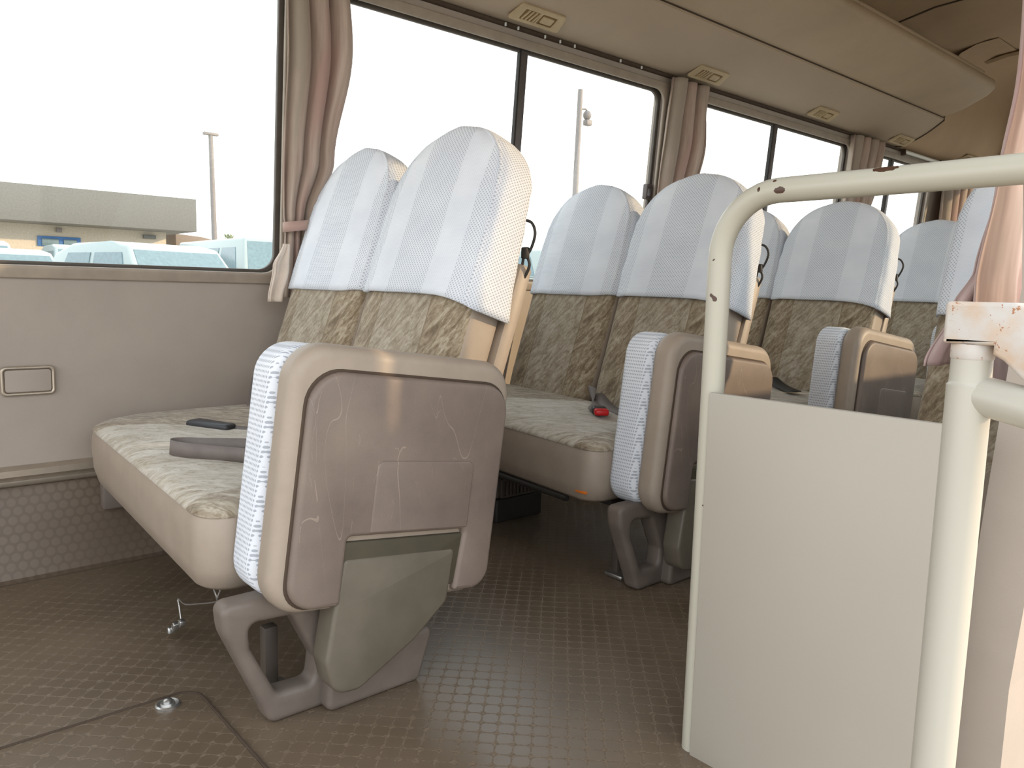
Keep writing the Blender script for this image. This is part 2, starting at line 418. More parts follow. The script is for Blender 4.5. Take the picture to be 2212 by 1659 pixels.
# ------------------------------------------------------------------ body shell
XF, XR = -1.25, 5.40                 # front and rear limits of what is built
WIN = [(-1.12, 0.884), (0.965, 2.33), (2.44, 3.76), (3.92, 4.73)]
ZS, ZT = 0.633, 1.354
def yl(z):
    if z <= 0.22: return 1.88
    if z <= 0.65: return 1.88 + (z - 0.22) / 0.43 * 0.025
    return 1.905 - (z - 0.65) / 0.685 * 0.055
def yr(z): return 0.26 + (yl(z) * -1 + 1.90)
def bus_wall(name, yf, sgn, x0, xdoor, wins, mat):
    """wall skin with window openings; thickness outward"""
    bm = bmesh.new(); T = 0.05 * sgn
    xs = [x0 if xdoor is None else xdoor]
    segs = []
    def patch(xa, xb, zs):
        for k in range(len(zs) - 1):
            za, zb = zs[k], zs[k + 1]
            q = [(xa, yf(za), za), (xb, yf(za), za), (xb, yf(zb), zb), (xa, yf(zb), zb)]
            o_ = [(a, b + T, c) for a, b, c in q]
            v = [bm.verts.new(p) for p in q + o_]
            for f in ((0, 1, 2, 3), (7, 6, 5, 4), (0, 4, 5, 1), (2, 6, 7, 3), (1, 5, 6, 2), (0, 3, 7, 4)): bm.faces.new([v[i] for i in f])
    X0 = xs[0]
    patch(X0, XR, [-0.05, 0.22, 0.42, ZS]); patch(X0, XR, [ZT, 1.42])
    e = X0
    for a, b in wins:
        if a > e: patch(e, a, [ZS, ZT])
        e = b
    if e < XR: patch(e, XR, [ZS, ZT])
    return from_bm(name, bm, mat, None, 30)
wl_ = bus_wall('wall_left', yl, 1, XF, None, WIN, 'wall'); tag(wl_, 'beige vinyl side wall under and around the bus windows', kind='structure')
WINR = [(1.20, 2.305), (2.44, 3.76), (3.92, 4.73)]  # unseen pillar ahead of the first window widened to keep sun out
wr_ = bus_wall('wall_right', yr, -1, 0.9, 0.9, WINR, 'wall'); tag(wr_, kind='structure')

# window frames (rounded lip + dark rubber + pane + divider)
def window(i, x0, x1, yf, sgn, div=None, latch=False):
    w = empty('window_%d' % i, ((x0 + x1) / 2, yf(1.0), ZS)); tag(w, kind='structure')
    inv = Matrix.Translation(-w.location)
    zc = (ZS + ZT) / 2; tilt = math.atan2(yf(ZT) - yf(ZS), ZT - ZS); ym = (yf(ZS) + yf(ZT)) / 2
    hw = (x1 - x0) / 2; hh = (ZT - ZS) / 2 / math.cos(tilt)
    xc = (x0 + x1) / 2
    base = inv @ Matrix.Translation((xc, ym, zc)) @ Matrix.Rotation(-tilt, 4, 'X') @ Matrix(((1, 0, 0, 0), (0, 0, -1, 0), (0, 1, 0, 0), (0, 0, 0, 1)))
    def rr(e, r): return fillet([(-hw + e, -hh + e), (hw - e, -hh + e), (hw - e, hh - e), (-hw + e, hh - e)], r, 8)
    off = Matrix.Translation((0, 0, 0.004))
    o = plate('window_frame', rr(-0.016, 0.02), [rr(0.012, 0.045)], 0.012, 0.004, 'frame', w, base @ Matrix.Translation((0, 0, 0.004 * -sgn if sgn < 0 else 0.004)))
    o = plate('rubber_seal', rr(0.004, 0.02), [rr(0.019, 0.042)], 0.012, 0.002, 'seal', w, base @ Matrix.Translation((0, 0, -0.02 * sgn)))
    g = plate('pane', rr(0.010, 0.04), [], 0.004, 0.0005, 'glass', w, base @ Matrix.Translation((0, 0, -0.03 * sgn)))
    if div is not None:
        q = [(div - xc - 0.013, -hh + 0.012), (div - xc + 0.013, -hh + 0.012), (div - xc + 0.013, hh - 0.012), (div - xc - 0.013, hh - 0.012)]
        d = plate('divider', q, [], 0.022, 0.003, 'grey', w, base @ Matrix.Translation((0, 0, -0.02 * sgn)))
        q = [(div - xc - 0.019, -hh + 0.012), (div - xc - 0.013, -hh + 0.012), (div - xc - 0.013, hh - 0.012), (div - xc - 0.019, hh - 0.012)]
        plate('divider_seal', q, [], 0.014, 0.001, 'dark', w, base @ Matrix.Translation((0, 0, -0.018 * sgn)))
    if latch:
        q = [(hw - 0.045, -0.035), (hw - 0.012, -0.035), (hw - 0.012, 0.02), (hw - 0.045, 0.02)]
        plate('window_latch', fillet(q, 0.005, 3), [fillet([(hw - 0.038, -0.022), (hw - 0.022, -0.022), (hw - 0.022, 0.005), (hw - 0.038, 0.005)], 0.003, 3)], 0.02, 0.002, 'grey', w, base @ Matrix.Translation((0, 0, -0.012 * sgn)))
    return w
window(1, *WIN[0], yl, 1)
window(2, *WIN[1], yl, 1, div=1.655, latch=True)
window(3, *WIN[2], yl, 1, div=3.105)
window(4, *WIN[3], yl, 1, div=4.26, latch=True)
window(5, *WINR[0], yr, -1, div=1.6)
window(6, *WINR[1], yr, -1, div=3.07)
window(7, *WINR[2], yr, -1)

# floor with a step well by the door
bm = bmesh.new()
add_box(bm, ((XF + XR) / 2, 1.22, -0.03), (XR - XF, 1.44, 0.06))
add_box(bm, ((0.87 + XR) / 2, 0.36, -0.03), (XR - 0.87, 0.28, 0.06))
o = from_bm('floor', bm, 'floor'); tag(o, 'brown vinyl bus floor with a small rounded cell pattern', kind='structure')
o = box('trim_1', (-0.19, 0.485, -0.17), (2.12, 0.02, 0.26), 'alu', bev=0.002); tag(o, kind='structure')
o = box('trim_2', (0.0, 0.22, -0.31), (1.74, 0.50, 0.02), 'floor', bev=0.0); tag(o, kind='structure')
# riser along the wall
pr = [(1.80, 0.0005), (1.818, 0.004), (1.828, 0.03), (1.845, 0.10), (1.862, 0.17), (1.878, 0.195)]
o = extrude_profile('trim_3', pr, XF, XR, 'riser'); tag(o, 'brown vinyl riser with round dots below the wall', kind='structure')
pr = [(1.878, 0.186), (1.866, 0.186), (1.862, 0.190), (1.862, 0.198), (1.868, 0.201), (1.864, 0.204), (1.858, 0.208), (1.858, 0.221), (1.866, 0.225), (1.879, 0.227)]
o = extrude_profile('baseboard_left', pr, XF, XR, 'alu', auto=50); tag(o, kind='structure')
# sill strip (brown lip below the glass), header and curtain rail
pr = [(1.906, 0.618), (1.900, 0.619), (1.899, 0.6205), (1.900, 0.622), (1.906, 0.623)]
o = extrude_profile('trim_4', pr, XF, XR, 'gap', auto=60); tag(o, kind='structure')
pr = [(1.848, 1.388), (1.838, 1.389), (1.834, 1.392), (1.834, 1.398), (1.846, 1.399)]
o = extrude_profile('trim_5', pr, XF, XR, 'gap', auto=60); tag(o, kind='structure')

DX = 4.22
def duct_pts():
    return [(1.850, 1.402), (1.815, 1.400), (1.80, 1.402)] + [(1.80 - 0.19 * t, 1.402 + 0.100 * t + 0.012 * math.sin(PI * t) * -1) for t in (0.15, 0.3, 0.45, 0.6, 0.75, 0.9, 1.0)]
dp = duct_pts()
o = extrude_profile('trim_6', dp + [(1.61, 1.53), (1.86, 1.53)], XF, DX - 0.004, 'duct', closed=True, capends=True, auto=40); tag(o, 'beige air duct panel along the top of the windows', kind='structure')
o = extrude_profile('trim_7', [(y - 0.002, z - 0.0035) for y, z in dp] + [(1.61, 1.56), (1.86, 1.56)], DX - 0.005, DX + 0.003, 'gap', closed=True, capends=True); tag(o, kind='structure')
# seam groove between duct and rack
o = extrude_profile('trim_8', [(1.628, 1.505), (1.612, 1.508), (1.60, 1.518), (1.612, 1.528)], XF, DX - 0.01, 'gap'); tag(o, kind='structure')
rear_cove = [(1.850, 1.402), (1.80, 1.412), (1.765, 1.430), (1.730, 1.462), (1.700, 1.505), (1.675, 1.56), (1.655, 1.62), (1.635, 1.69), (1.605, 1.76), (1.56, 1.81), (1.49, 1.838), (1.40, 1.846)]
o = extrude_profile('trim_9', rear_cove, DX, XR, 'ceil'); tag(o, 'smooth beige cove at the rear of the bus', kind='structure')
# ceiling: gently arched, with cross seams
YC = 1.08
def ceil_prof():
    L = [(1.86, 1.44), (1.80, 1.60), (1.70, 1.76), (1.60, 1.82), (1.45, 1.848), (1.25, 1.856), (1.08, 1.86)]
    Rm = [(2 * YC - y, z) for y, z in L[::-1][1:]]
    return L + Rm
o = extrude_profile('ceiling', ceil_prof(), XF, XR, 'ceil', nx=1); tag(o, 'tan ceiling of the bus', kind='structure')
for k, (x, w_, d_) in enumerate([(3.60, 0.010, 0.004), (4.48, 0.05, 0.014), (4.87, 0.012, 0.004), (2.6, 0.01, 0.004)]):
    pr = [(y, z - d_) for y, z in ceil_prof()[3:-3]]
    o = extrude_profile('trim_%d' % (10 + k), pr + [(y, z + 0.004) for y, z in pr[::-1]], x, x + w_, 'ventd' if k == 1 else 'gap', closed=True, capends=True); tag(o, kind='structure')
# right side: header duct mirrored
dr = [(2 * YC - y, z) for y, z in dp]
o = extrude_profile('trim_14', dr + [(2 * YC - 1.61, 1.53), (2 * YC - 1.86, 1.53)], 0.9, XR, 'duct', closed=True, capends=True, auto=40); tag(o, kind='structure')
# rear wall with window
bm = bmesh.new()
add_box(bm, (XR + 0.02, YC, 0.42), (0.04, 1.72, 0.94))
add_box(bm, (XR + 0.02, YC, 1.64), (0.04, 1.72, 0.46))
add_box(bm, (XR + 0.02, 1.80, 1.15), (0.04, 0.24, 0.54)); add_box(bm, (XR + 0.02, 0.36, 1.15), (0.04, 0.24, 0.54))
o = from_bm('wall_rear', bm, 'wall'); tag(o, 'beige rear wall of the bus', kind='structure')
bm = bmesh.new(); add_box(bm, (XR + 0.02, YC, 1.15), (0.006, 1.24, 0.52)); o = from_bm('window_8', bm, 'glass'); tag(o, kind='structure')
o = extrude_profile('trim_15', [(1.80, 1.47), (1.80, 1.56), (0.36, 1.56), (0.36, 1.47)], XR - 0.06, XR - 0.001, 'duct', closed=True, capends=True); tag(o, kind='structure')

# ------------------------------------------------------------------ luggage rack
rk = empty('luggage_rack', (1.5, 1.5, 1.6)); tag(rk, 'long beige luggage rack shelf with a rounded edge above the duct', 'luggage rack')
def rack_body():
    sec = [(1.612, 1.512), (1.55, 1.525), (1.48, 1.545), (1.41, 1.572), (1.378, 1.585), (1.362, 1.598), (1.357, 1.612), (1.362, 1.628), (1.376, 1.638), (1.40, 1.640), (1.612, 1.60)]
    V = []; F = []; n = len(sec); xs = []
    X1 = 4.19; R_ = 0.09
    xs = [(XF, 0.0)] + [(X1 - R_ + R_ * math.sin(a), R_ * (1 - math.cos(a))) for a in [PI / 2 * k / 8 for k in range(9)]]
    for x, ins in xs:
        for (y, z) in sec:
            t = (1.612 - y) / (1.612 - 1.357)
            V.append((x, y + ins * max(0, t) ** 1.5 * 1.0, z - (0.02 * max(0, t) * ins / R_)))
    for i in range(len(xs) - 1):
        for k in range(n):
            a = i * n + k; b = i * n + (k + 1) % n; F.append((a, b, b + n, a + n))
    F.append(tuple(range(n))); F.append(tuple(range((len(xs) - 1) * n, len(xs) * n)))
    V = [(x - 1.5, y - 1.5, z - 1.6) for x, y, z in V]
    return mk('shelf', V, F, 'rack', rk, True, None, None, 45)
rack_body()
tube('edge_rail', [(XF - 1.5, -0.115, 0.046), (2.52, -0.115, 0.046)], 0.010, 'rack', rk, 10)
box('end_screw', (2.60, -0.10, 0.043), (0.012, 0.012, 0.006), 'gap', rk, 0.002)

# ------------------------------------------------------------------ air vents / reading lamps on the duct
slope = math.atan2(1.438 - 1.405, 0.07)
def vent():
    v = empty('ceiling_vent', (0, 0, 0))
    # drawn in local x / across plane; local z = out of the duct (downwards into the room)
    rot = Matrix.Rotation(PI + -0.46, 4, 'X')
    def R4(a, b, r=0.006): return fillet([(-a, -b), (a, -b), (a, b), (-a, b)], r, 4)
    outer = fillet([(-0.100, -0.030), (0.100, -0.030), (0.086, 0.034), (-0.086, 0.034)], 0.008, 4)
    L_ = [(x - 0.033, y) for x, y in R4(0.030, 0.019, 0.003)]; R_ = [(x + 0.033, y) for x, y in R4(0.030, 0.019, 0.003)]
    plate('vent_frame', outer, [L_, R_], 0.007, 0.002, 'vent', v, rot)
    plate('vent_backing', R4(0.066, 0.021), [], 0.002, 0.0005, 'ventd', v, rot @ Matrix.Translation((0, 0, -0.001)))
    for s in range(4):
        x = -0.056 + s * 0.014
        plate('louvre', [(x, -0.018), (x + 0.005, -0.018), (x + 0.012, 0.018), (x + 0.007, 0.018)], [], 0.006, 0.001, 'vent', v, rot @ Matrix.Translation((0, 0, 0.001)))
    lens = [(x + 0.033, y) for x, y in R4(0.022, 0.012, 0.004)]
    plate('reading_lamp', lens, [], 0.007, 0.002, 'vent', v, rot @ Matrix.Translation((0, 0, 0.001)))
    return v
VP = [(1.62, 1.765, 1.408), (2.47, 1.765, 1.408), (3.32, 1.765, 1.408), (4.12, 1.765, 1.408), (5.02, 1.765, 1.426)]
vl = ['cream vent and reading lamp above the second window, nearest the camera', 'cream vent just above the top of the pleated curtain between windows',
      'cream vent above the third window, midway along the duct', 'cream vent close to the curved duct seam', 'small vent on the rear cove above the cream rail']
v0 = vent(); tag(v0, vl[0], 'vent', 'vents along the duct'); v0.location = VP[0]
for k in range(1, 5):
    c = copy_tree(v0); c.location = VP[k]; c['label'] = vl[k]

# curtain hooks along the rail
hook_x = [1.55, 1.60, 1.71, 1.775, 1.84, 2.06, 2.17]
h0 = None
for k, x in enumerate(hook_x):
    if h0 is None:
        bm = bmesh.new(); add_box(bm, (0, 0, 0), (0.004, 0.006, 0.010), 0.001); h0 = from_bm('curtain_hook', bm, 'white_p'); h = h0
    else:
        h = h0.copy(); COL.objects.link(h)
    h.location = (x, 1.831, 1.390)
    tag(h, 'tiny white curtain glider on the rail above the second window', 'curtain hook', 'empty curtain gliders')

# ------------------------------------------------------------------ curtains
def curtain(name, prof, y0, amp, folds, label, z_list=None, seed=0, yfun=None, part_of=None, phase=0.0, mat='curtain'):
    """prof: list of (z, x_left, x_right, amp_scale); pleated sheet between them"""
    N = 96; V = []; UV = []; F = []; P = []
    prof = sorted(prof, key=lambda p: -p[0])
    zs = []
    for i in range(len(prof) - 1):
        m = 10
        for k in range(m):
            t = k / m; t2 = t * t * (3 - 2 * t); a, b = prof[i], prof[i + 1]
            zs.append((a[0] + (b[0] - a[0]) * t,) + tuple(a[j] + (b[j] - a[j]) * t2 for j in range(1, 4)) + (tuple(a[4 + j] + (b[4 + j] - a[4 + j]) * t2 for j in range(1)) if len(a) > 4 else ()))
    zs.append(prof[-1])
    for r, row in enumerate(zs):
        z, xa, xb, am = row[:4]; ye = row[4] if len(row) > 4 else 0
        for k in range(N + 1):
            u = k / N
            ph = u * folds * 2 * PI + phase + 0.22 * math.sin(z * 4 + seed) + 0.35 * noise.noise(Vector((u * 3, z * 2.5, seed)))
            s = math.sin(ph); s = math.copysign(abs(s) ** 0.7, s)
            x = xa + (xb - xa) * u + 0.12 * (xb - xa) / folds * math.cos(ph)
            y = y0 + ye - (yl(z) * -1 + 1.85) * 0.6 + amp * am * s + 0.012 * noise.noise(Vector((u * 4, z * 4, seed + 9)))
            V.append((x, y, z)); UV.append((u * folds * 0.09, z))
    for r in range(len(zs) - 1):
        for k in range(N):
            a = r * (N + 1) + k; F.append((a, a + 1, a + N + 2, a + N + 1))
    c = V[len(V) // 2]
    if part_of is None:
        loc = Vector((zs[0][1], y0, zs[-1][0]))
    else: loc = part_of.location
    V = [Vector(v) - loc for v in V]
    o = mk(name, V, F, mat, part_of, True, UV)
    if part_of is None: o.location = loc
    m = o.modifiers.new('s', 'SOLIDIFY'); m.thickness = 0.0025
    return o
ct = empty('curtain', (0.84, 1.79, 0.58)); tag(ct, 'dusty pink pleated curtain tied back beside the large front window', 'curtain')
curtain('curtain_cloth', [(1.392, 0.858, 1.025, 1.0), (1.20, 0.858, 1.04, 1.0), (0.93, 0.855, 0.995, 0.9), (0.79, 0.858, 0.945, 0.6), (0.75, 0.862, 0.93, 0.5), (0.66, 0.858, 0.93, 0.6), (0.585, 0.85, 0.91, 0.5)], 1.815, 0.016, 3.2, '', seed=1, part_of=ct)
curtain('lining', [(0.715, 0.842, 0.855, 0.2), (0.66, 0.812, 0.850, 0.3), (0.575, 0.797, 0.832, 0.4)], 1.782, 0.008, 1, '', seed=3, part_of=ct, mat='lining')
bm = bmesh.new(); ring = [(0.893 + 0.042 * math.cos(a) - 0.84, 1.827 + 0.030 * math.sin(a) - 1.79, 0.762 - 0.58 + 0.006 * math.cos(a)) for a in [2 * PI * k / 24 for k in range(24)]]
V = []; F = []
for (x, y, z) in ring: V += [(x, y, z - 0.012), (x, y, z + 0.012)]
for k in range(24): F.append((2 * k, 2 * ((k + 1) % 24), 2 * ((k + 1) % 24) + 1, 2 * k + 1))
bm.free(); o = mk('tie_band', V, F, 'curtain', ct, True, [(v[0], v[2]) for v in V]); o.modifiers.new('s', 'SOLIDIFY').thickness = 0.005
def far_curtain(prof, folds, label, seed, y0=1.815):
    c = curtain('curtain', prof, y0, 0.018, folds, '', seed=seed); tag(c, label, 'curtain', None); return c
far_curtain([(1.385, 2.315, 2.56, 1.0), (1.2, 2.31, 2.55, 1.0), (0.95, 2.29, 2.50, 0.9), (0.80, 2.29, 2.42, 0.7), (0.6, 2.29, 2.44, 0.7)], 3.5, 'dusty pink curtain hanging between the second and third windows', 4)
far_curtain([(1.385, 3.70, 4.04, 1.0), (1.2, 3.70, 4.02, 1.0), (0.95, 3.70, 3.94, 0.9), (0.75, 3.72, 3.90, 0.7)], 4.5, 'bunched beige curtain hanging behind the cream rail, past the third window', 6)
far_curtain([(1.385, 4.80, 5.36, 1.0), (1.1, 4.78, 5.36, 1.0), (0.7, 4.84, 5.2, 0.8)], 5.5, 'brownish curtain gathered in the rear corner behind the last headrests', 8, 1.79)
# right hand curtain near the handrail
cr_ = empty('curtain', (1.05, 0.335, 0.55)); tag(cr_, 'pale pink curtain at the right edge of the photo behind the handrail post', 'curtain')
curtain('curtain_cloth', [(1.37, 1.10, 1.40, 0.5, 0.0), (1.10, 1.105, 1.40, 0.5, 0.0), (0.90, 1.155, 1.40, 0.6, 0.0), (0.78, 1.130, 1.40, 0.6, 0.0), (0.65, 1.105, 1.40, 0.6, 0.0), (0.50, 1.10, 1.40, 0.7, 0.0)], 0.335, 0.008, 2.0, '', seed=11, part_of=cr_, mat='curtain_light')
curtain('curtain_hem', [(0.78, 1.17, 1.21, 0.3, 0.01), (0.66, 1.165, 1.22, 0.4, 0.02), (0.61, 1.125, 1.20, 0.5, 0.03), (0.535, 1.04, 1.17, 0.6, 0.035)], 0.335, 0.006, 1.2, '', seed=13, part_of=cr_, mat='curtain_light')

# ------------------------------------------------------------------ seats
ANG = math.radians(18.5); DIRS = Vector((math.sin(ANG), 0, math.cos(ANG))); DIRT = Vector((math.cos(ANG), 0, -math.sin(ANG)))
LB = 0.689; PB = Vector((0.742, 0, 0.285))
def back_hw(s, hw):
    k = [(0.0, 0.84), (0.03, 0.92), (0.08, 0.965), (0.30, 0.975), (0.42, 1.0), (0.48, 0.995), (0.525, 0.975)]
    if s <= 0.525:
        for a, b in zip(k, k[1:]):
            if s <= b[0]:
                t = (s - a[0]) / (b[0] - a[0]); t = t * t * (3 - 2 * t); return hw * (a[1] + (b[1] - a[1]) * t)
    t = min(1, (s - 0.525) / (LB - 0.525)); return hw * 0.975 * max(0.0, 1 - t ** 2.25) ** 0.5
def back_th(s):
    t0 = 0.100 if s < 0.3 else 0.100 - 0.018 * (s - 0.3) / 0.38
    if s > 0.56: t0 *= max(0.0, 1 - ((s - 0.56) / (LB - 0.56)) ** 2.4) ** 0.5 * 0.82 + 0.18
    return t0
def ring(s, hw, grow=0.0, NS=64, e=5.0):
    w = back_hw(s, hw) + grow; t = back_th(s) / 2 + grow; out = []
    c = PB + DIRS * s + DIRT * (0.05)
    c = c - DIRT * (0.05 - back_th(s) / 2) * (0.55 if s > 0.56 else 1.0)
    for k in range(NS):
        a = 2 * PI * k / NS - PI / 2          # starts at the middle of the front face
        ca, sa = math.cos(a), math.sin(a)
        yy = w * math.copysign(abs(ca) ** (2 / e), ca); tt = t * math.copysign(abs(sa) ** (2 / e), sa)
        bulge = -0.008 * (1 - (yy / max(w, 1e-4)) ** 2) * (1 if sa < 0 else 0.3)
        p = c + Vector((0, yy, 0)) + DIRT * (tt + (bulge if sa < 0 else -bulge))
        u = yy + math.copysign(max(0.0, tt + t), yy) if abs(yy) > 0.7 * w else yy
        out.append((p, (u, s), yy / max(w, 1e-4), sa))
    return out
def build_back(yc, hw, parent, loc, label=None, name='backrest'):
    SS = [0, 0.012, 0.03, 0.06] + [0.1 + 0.03 * k for k in range(15)] + [0.545, 0.57, 0.595, 0.615, 0.632, 0.648, 0.662, 0.673, 0.681, 0.686, 0.6885]
    V = []; UV = []; F = []; mi = []; NS = 64
    for s in SS:
        g = 0.0
        if s == 0: g = -0.02
        elif s == 0.012: g = -0.006
        for p, uv, un, sa in ring(s, hw, g): V.append(p + Vector((0, yc, 0)) - loc); UV.append(uv)
    for i in range(len(SS) - 1):
        for k in range(NS):
            a = i * NS + k; b = i * NS + (k + 1) % NS; F.append((a, b, b + NS, a + NS))
            kk = k + 0.5; fr = kk < 13.2 or kk > NS - 13.2
            mi.append(0 if fr else 1)
    F.append(tuple(range(NS))); mi.append(1); F.append(tuple(range((len(SS) - 1) * NS, len(SS) * NS))); mi.append(0)
    return mk(name, V, F, ['fab_back', 'tan'], parent, True, UV, mi, 60)
def build_cover(yc, hw, parent, loc, seed=0, drop=0.0, flare=0.012):
    V = []; UV = []; F = []; NS = 64; NR = 30
    rows = []
    for r in range(-1, NR + 1):
        t = max(r, 0) / NR; row = []
        for k in range(NS):
            # hem height differs round the seat: lower on the aisle side (-y)
            a = 2 * PI * k / NS - PI / 2; side = -math.cos(a)      # +1 at aisle side
            hem = 0.340 - (0.016 * max(0, side) ** 2 if drop > 0 else -0.004 * max(0, side)) - drop * max(0, side) + 0.004 * noise.noise(Vector((k / 7.0, seed, 0))) + 0.004 * math.cos(a * 2)
            s = hem + (LB - 0.0012 - hem) * (1 - (1 - t) ** 1.25)
            fl = flare * (1 - t) ** 6 * (0.5 + 0.5 * side)
            fd = min(1.0, back_hw(s, hw) / (0.6 * hw)) ** 2
            g = 0.005 + fl + fd * 0.0016 * noise.noise(Vector((k / 5.0, t * 9, seed))) - (0.006 if r < 0 else 0) + (0.0032 * fd if k in (9, 55) and r >= 0 else 0)
            q = ring(s, hw, g)[k]; row.append((q[0], q[1]))
        rows.append(row)
    for row in rows:
        for p, uv in row: V.append(p + Vector((0, yc, 0)) - loc); UV.append(uv)
    n = len(rows)
    for i in range(n - 1):
        for k in range(NS):
            a = i * NS + k; b = i * NS + (k + 1) % NS; F.append((a, b, b + NS, a + NS))
    F.append(tuple(range((n - 1) * NS, n * NS)))
    o = mk('headrest_cover', V, F, 'lace', parent, True, UV); o['label'] = 'white lace cover over the top of the backrest'
    # hem roll
    return o
def cushion(y0, y1, parent, loc, rfar=0.10):
    """bench cushion: vinyl body with rounded plan plus fabric top"""
    xf, xr = 0.375, 0.765
    def plan(ins):
        a = xf + ins; b = xr - ins * 0.3
        return fillet([(a - 0.006, y0 + ins), (b, y0 + ins), (b, y1 - ins), (a + 0.022, y1 - ins)], [0.045, 0.02, 0.02, rfar], 10)
    zs = [(0.172, 0.030), (0.174, 0.018), (0.182, 0.009), (0.21, 0.002), (0.255, 0.0), (0.275, 0.001), (0.288, 0.004)]
    V = []; F = []
    for z, ins in zs:
        for x, y in plan(ins): V.append(Vector((x, y, z + 0.022 * (y - 1.07) / 0.78)) - loc)
    n = len(plan(0))
    for i in range(len(zs) - 1):
        for k in range(n): F.append((i * n + k, i * n + (k + 1) % n, (i + 1) * n + (k + 1) % n, (i + 1) * n + k))
    F.append(tuple(range(n))); F.append(tuple(range((len(zs) - 1) * n, len(zs) * n)))
    c = mk('seat_cushion', V, F, 'tan', parent, True, None, None, 50)
    V = []; F = []; UV = []
    zs = [(0.2865, 0.003), (0.2895, 0.001), (0.296, 0.006), (0.302, 0.016), (0.307, 0.032), (0.311, 0.06), (0.314, 0.10), (0.315, 0.15)]
    for z, ins in zs:
        for x, y in plan(ins):
            dz = 0.022 * (y - 1.07) / 0.78 + 0.003 * noise.noise(Vector((x * 9, y * 9, 3)))
            V.append(Vector((x, y, z + dz)) - loc); UV.append((x, y))
    for i in range(len(zs) - 1):
        for k in range(n): F.append((i * n + k, i * n + (k + 1) % n, (i + 1) * n + (k + 1) % n, (i + 1) * n + k))
    F.append(tuple(range((len(zs) - 1) * n, len(zs) * n)))
    f = mk('cushion_fabric', V, F, 'fab_seat', c, True, UV); f['label'] = 'mottled beige fabric top'
    return c

def ribbon(name, pts, w, mat, parent, wdir, th=0.0016, n=8):
    P = smooth_path(pts, n); V = []; F = []; UV = []
    for i, p in enumerate(P):
        t = i / (len(P) - 1)
        wd = (Vector(wdir[0]).lerp(Vector(wdir[1]), t)).normalized() if isinstance(wdir, list) else Vector(wdir).normalized()
        V += [p - wd * w / 2, p + wd * w / 2]; UV += [(0, t), (1, t)]
    for i in range(len(P) - 1): F.append((2 * i, 2 * i + 1, 2 * i + 3, 2 * i + 2))
    o = mk(name, V, F, mat, parent, True, UV); m = o.modifiers.new('s', 'SOLIDIFY'); m.thickness = th; m.offset = 0
    return o

